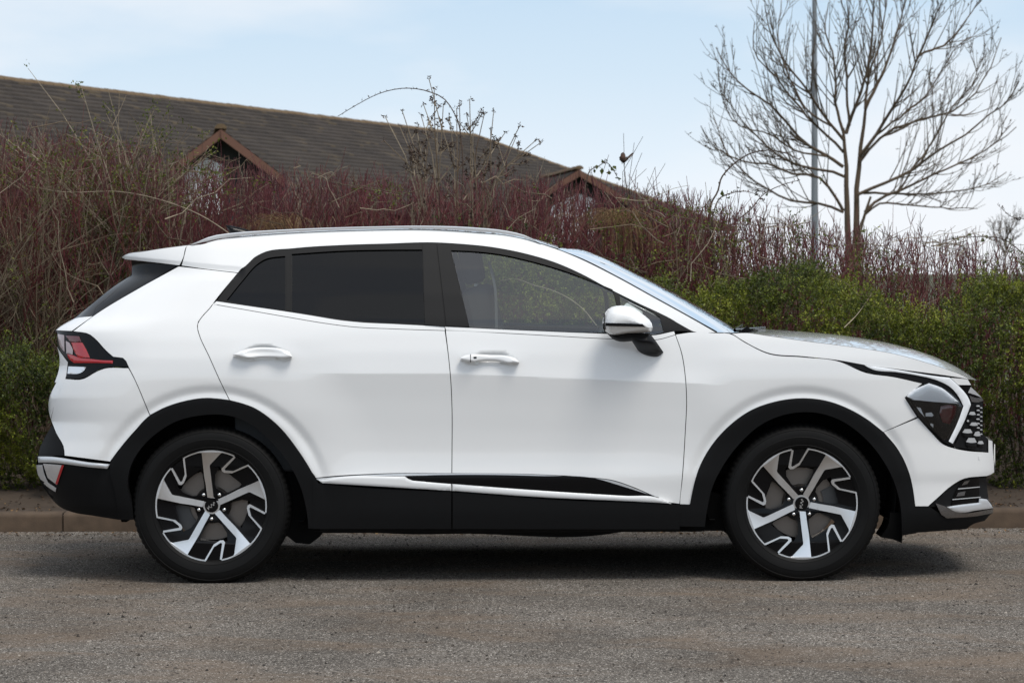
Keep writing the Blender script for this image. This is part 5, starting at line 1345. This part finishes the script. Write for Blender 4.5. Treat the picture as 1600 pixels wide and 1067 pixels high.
def emblem_mesh():
    V, Fc = [], []
    for s in ([(-.020, -.0065), (-.020, .0075)], [(-.020, -.002), (-.008, .0075)], [(-.0135, .003), (-.004, -.0065), (.0035, .0065)], [(.0035, .0065), (.0035, -.0065)][:0] or [(.0035, .0065), (.0105, -.0065)], [(.0105, -.0065), (.0175, .0065)], [(.0175, .0065), (.021, -.001)]):
        m_ = prism_mesh('t', stroke(s, .0016), [], .0125, .0145); o = len(V)
        V += [tuple(v.co) for v in m_.vertices]; Fc += [tuple(o+i for i in p.vertices) for p in m_.polygons]; bpy.data.meshes.remove(m_)
    me = mesh('emblem', V, Fc); me.materials.append(M['emblem']); return me
me_em = emblem_mesh()
def nut_mesh():
    bm = bmesh.new(); prof = [(.0, -.012), (.006, -.0115), (.0085, -.008), (.0095, 0), (.0095, .014)]; n = 12; rings = []
    for (r, y) in prof[1:]: rings.append([bm.verts.new((r*math.cos(2*math.pi*k/n), y, r*math.sin(2*math.pi*k/n))) for k in range(n)])
    c = bm.verts.new((0, prof[0][1], 0))
    for k in range(n): bm.faces.new((c, rings[0][k], rings[0][(k+1) % n]))
    for a, b in zip(rings, rings[1:]):
        for k in range(n): bm.faces.new((a[k], b[k], b[(k+1) % n], a[(k+1) % n]))
    bmesh.ops.recalc_face_normals(bm, faces=bm.faces[:]); me = bpy.data.meshes.new('wheel_nut'); bm.to_mesh(me); bm.free(); me.polygons.foreach_set('use_smooth', [True]*len(me.polygons)); me.materials.append(M['nut_metal']); return me
me_nut = nut_mesh()
def tyre_mesh():
    prof = [(.244, .035), (.247, .012), (.252, .001), (.258, -.004), (.266, -.0095), (.268, -.0085), (.285, -.0145), (.303, -.017), (.305, -.0155), (.322, -.014), (.334, -.009), (.336, -.0105), (.343, -.006), (.350, .002), (.356, .012), (.3595, .030), (.3600, .060), (.3545, .064), (.3545, .070), (.360, .074), (.361, .11), (.355, .114), (.355, .120), (.361, .124), (.3605, .165), (.3595, .195), (.350, .222), (.33, .236), (.30, .24), (.25, .215)]
    segs = 240; V = []; Fc = []; n = len(prof)
    for k in range(segs):
        a = 2*math.pi*k/segs; t = (k % 3) < 2
        for i, (r, y) in enumerate(prof):
            if not t and 13 <= i <= 16: r -= .0034
            if not t and i in (13, 14): y += .0022
            z = r*math.sin(a); x = r*math.cos(a)
            if z < -.3505: z = -.3505 - (0)*1; y = y + (-.004 if y < .1 else .004)*((-.3505 - r*math.sin(a)) > 0)
            V.append((x, y, z))
    for k in range(segs):
        k2 = (k+1) % segs
        for i in range(n-1): Fc.append((k*n+i, k*n+i+1, k2*n+i+1, k2*n+i))
    me = mesh('tyre', V, Fc, angle=30); me.materials.append(M['rubber']); return me
me_ty = tyre_mesh()
def lathe_mesh(name, prof, segs, mat, angle=35):
    o = lathe(name, prof, segs, M[mat], None, axis='y', angle=angle); me = o.data; bpy.data.objects.remove(o); return me
me_barrel = lathe_mesh('barrel', [(.2535, .012), (.247, .02), (.232, .05), (.222, .10), (.228, .2)], 64, 'gloss_black')
me_lip = lathe_mesh('rim_lip', [(.2475, .016), (.2530, .003), (.2555, .000), (.2570, .006)], 96, 'dark_chrome')
me_disc = lathe_mesh('brake_disc', [(.06, .062), (.075, .060), (.08, .072), (.085, .078), (.160, .078), (.1615, .080), (.1615, .10), (.08, .10)], 64, 'disc_metal')
def wheel(x, y, rot, cal):
    w_ = empty('wheel', (x, y, ZW), car); w_.name = 'wheel'
    link('tyre', me_ty, None, w_)
    def pt(nm, me, a=0): o = link(nm, me, None, w_); o.rotation_euler.y = -a; return o
    pt('wheel_base', base, rot); pt('barrel', me_barrel); pt('rim_lip', me_lip); pt('brake_disc', me_disc)
    for k in range(5): pt('spoke', me_sp, rot + math.radians(72*k)); pt('notch_edge', me_nt, rot + math.radians(72*k))
    pt('hub', me_hub, rot); pt('centre_cap', me_cap)
    pt('emblem', me_em, rot + math.radians(cal[1]))
    for px_, pz_ in nutpos:
        o = link('wheel_nut', me_nut, None, w_); q = rot2([(px_, pz_)], rot)[0]; o.location = (q[0], .028, q[1])
    # calliper on the disc
    a0 = math.radians(cal[0]); pr = arcp(.172, a0-.5, a0+.5, 9) + arcp(.105, a0+.5, a0-.5, 7)
    me = prism_mesh('calliper', pr, [], .068, .12); link('calliper', me, M['caliper'], w_)
    return w_
wheel(XRW, -.905, math.radians(180.8+180), (200, 0)) if False else None
w_r = wheel(XRW, -.905, math.radians(36.0+144.0), (205, -140))
w_f = wheel(XFW, -.905, 0.0, (0, 80))
for src, xx in ((w_r, XRW), (w_f, XFW)):
    c = src.copy(); COL.objects.link(c); c.parent = car; c.location = (xx, .905, ZW); c.scale = (1, -1, 1)
    for ch in [q for q in bpy.data.objects if q.parent == src]:
        g = ch.copy(); COL.objects.link(g); g.parent = c
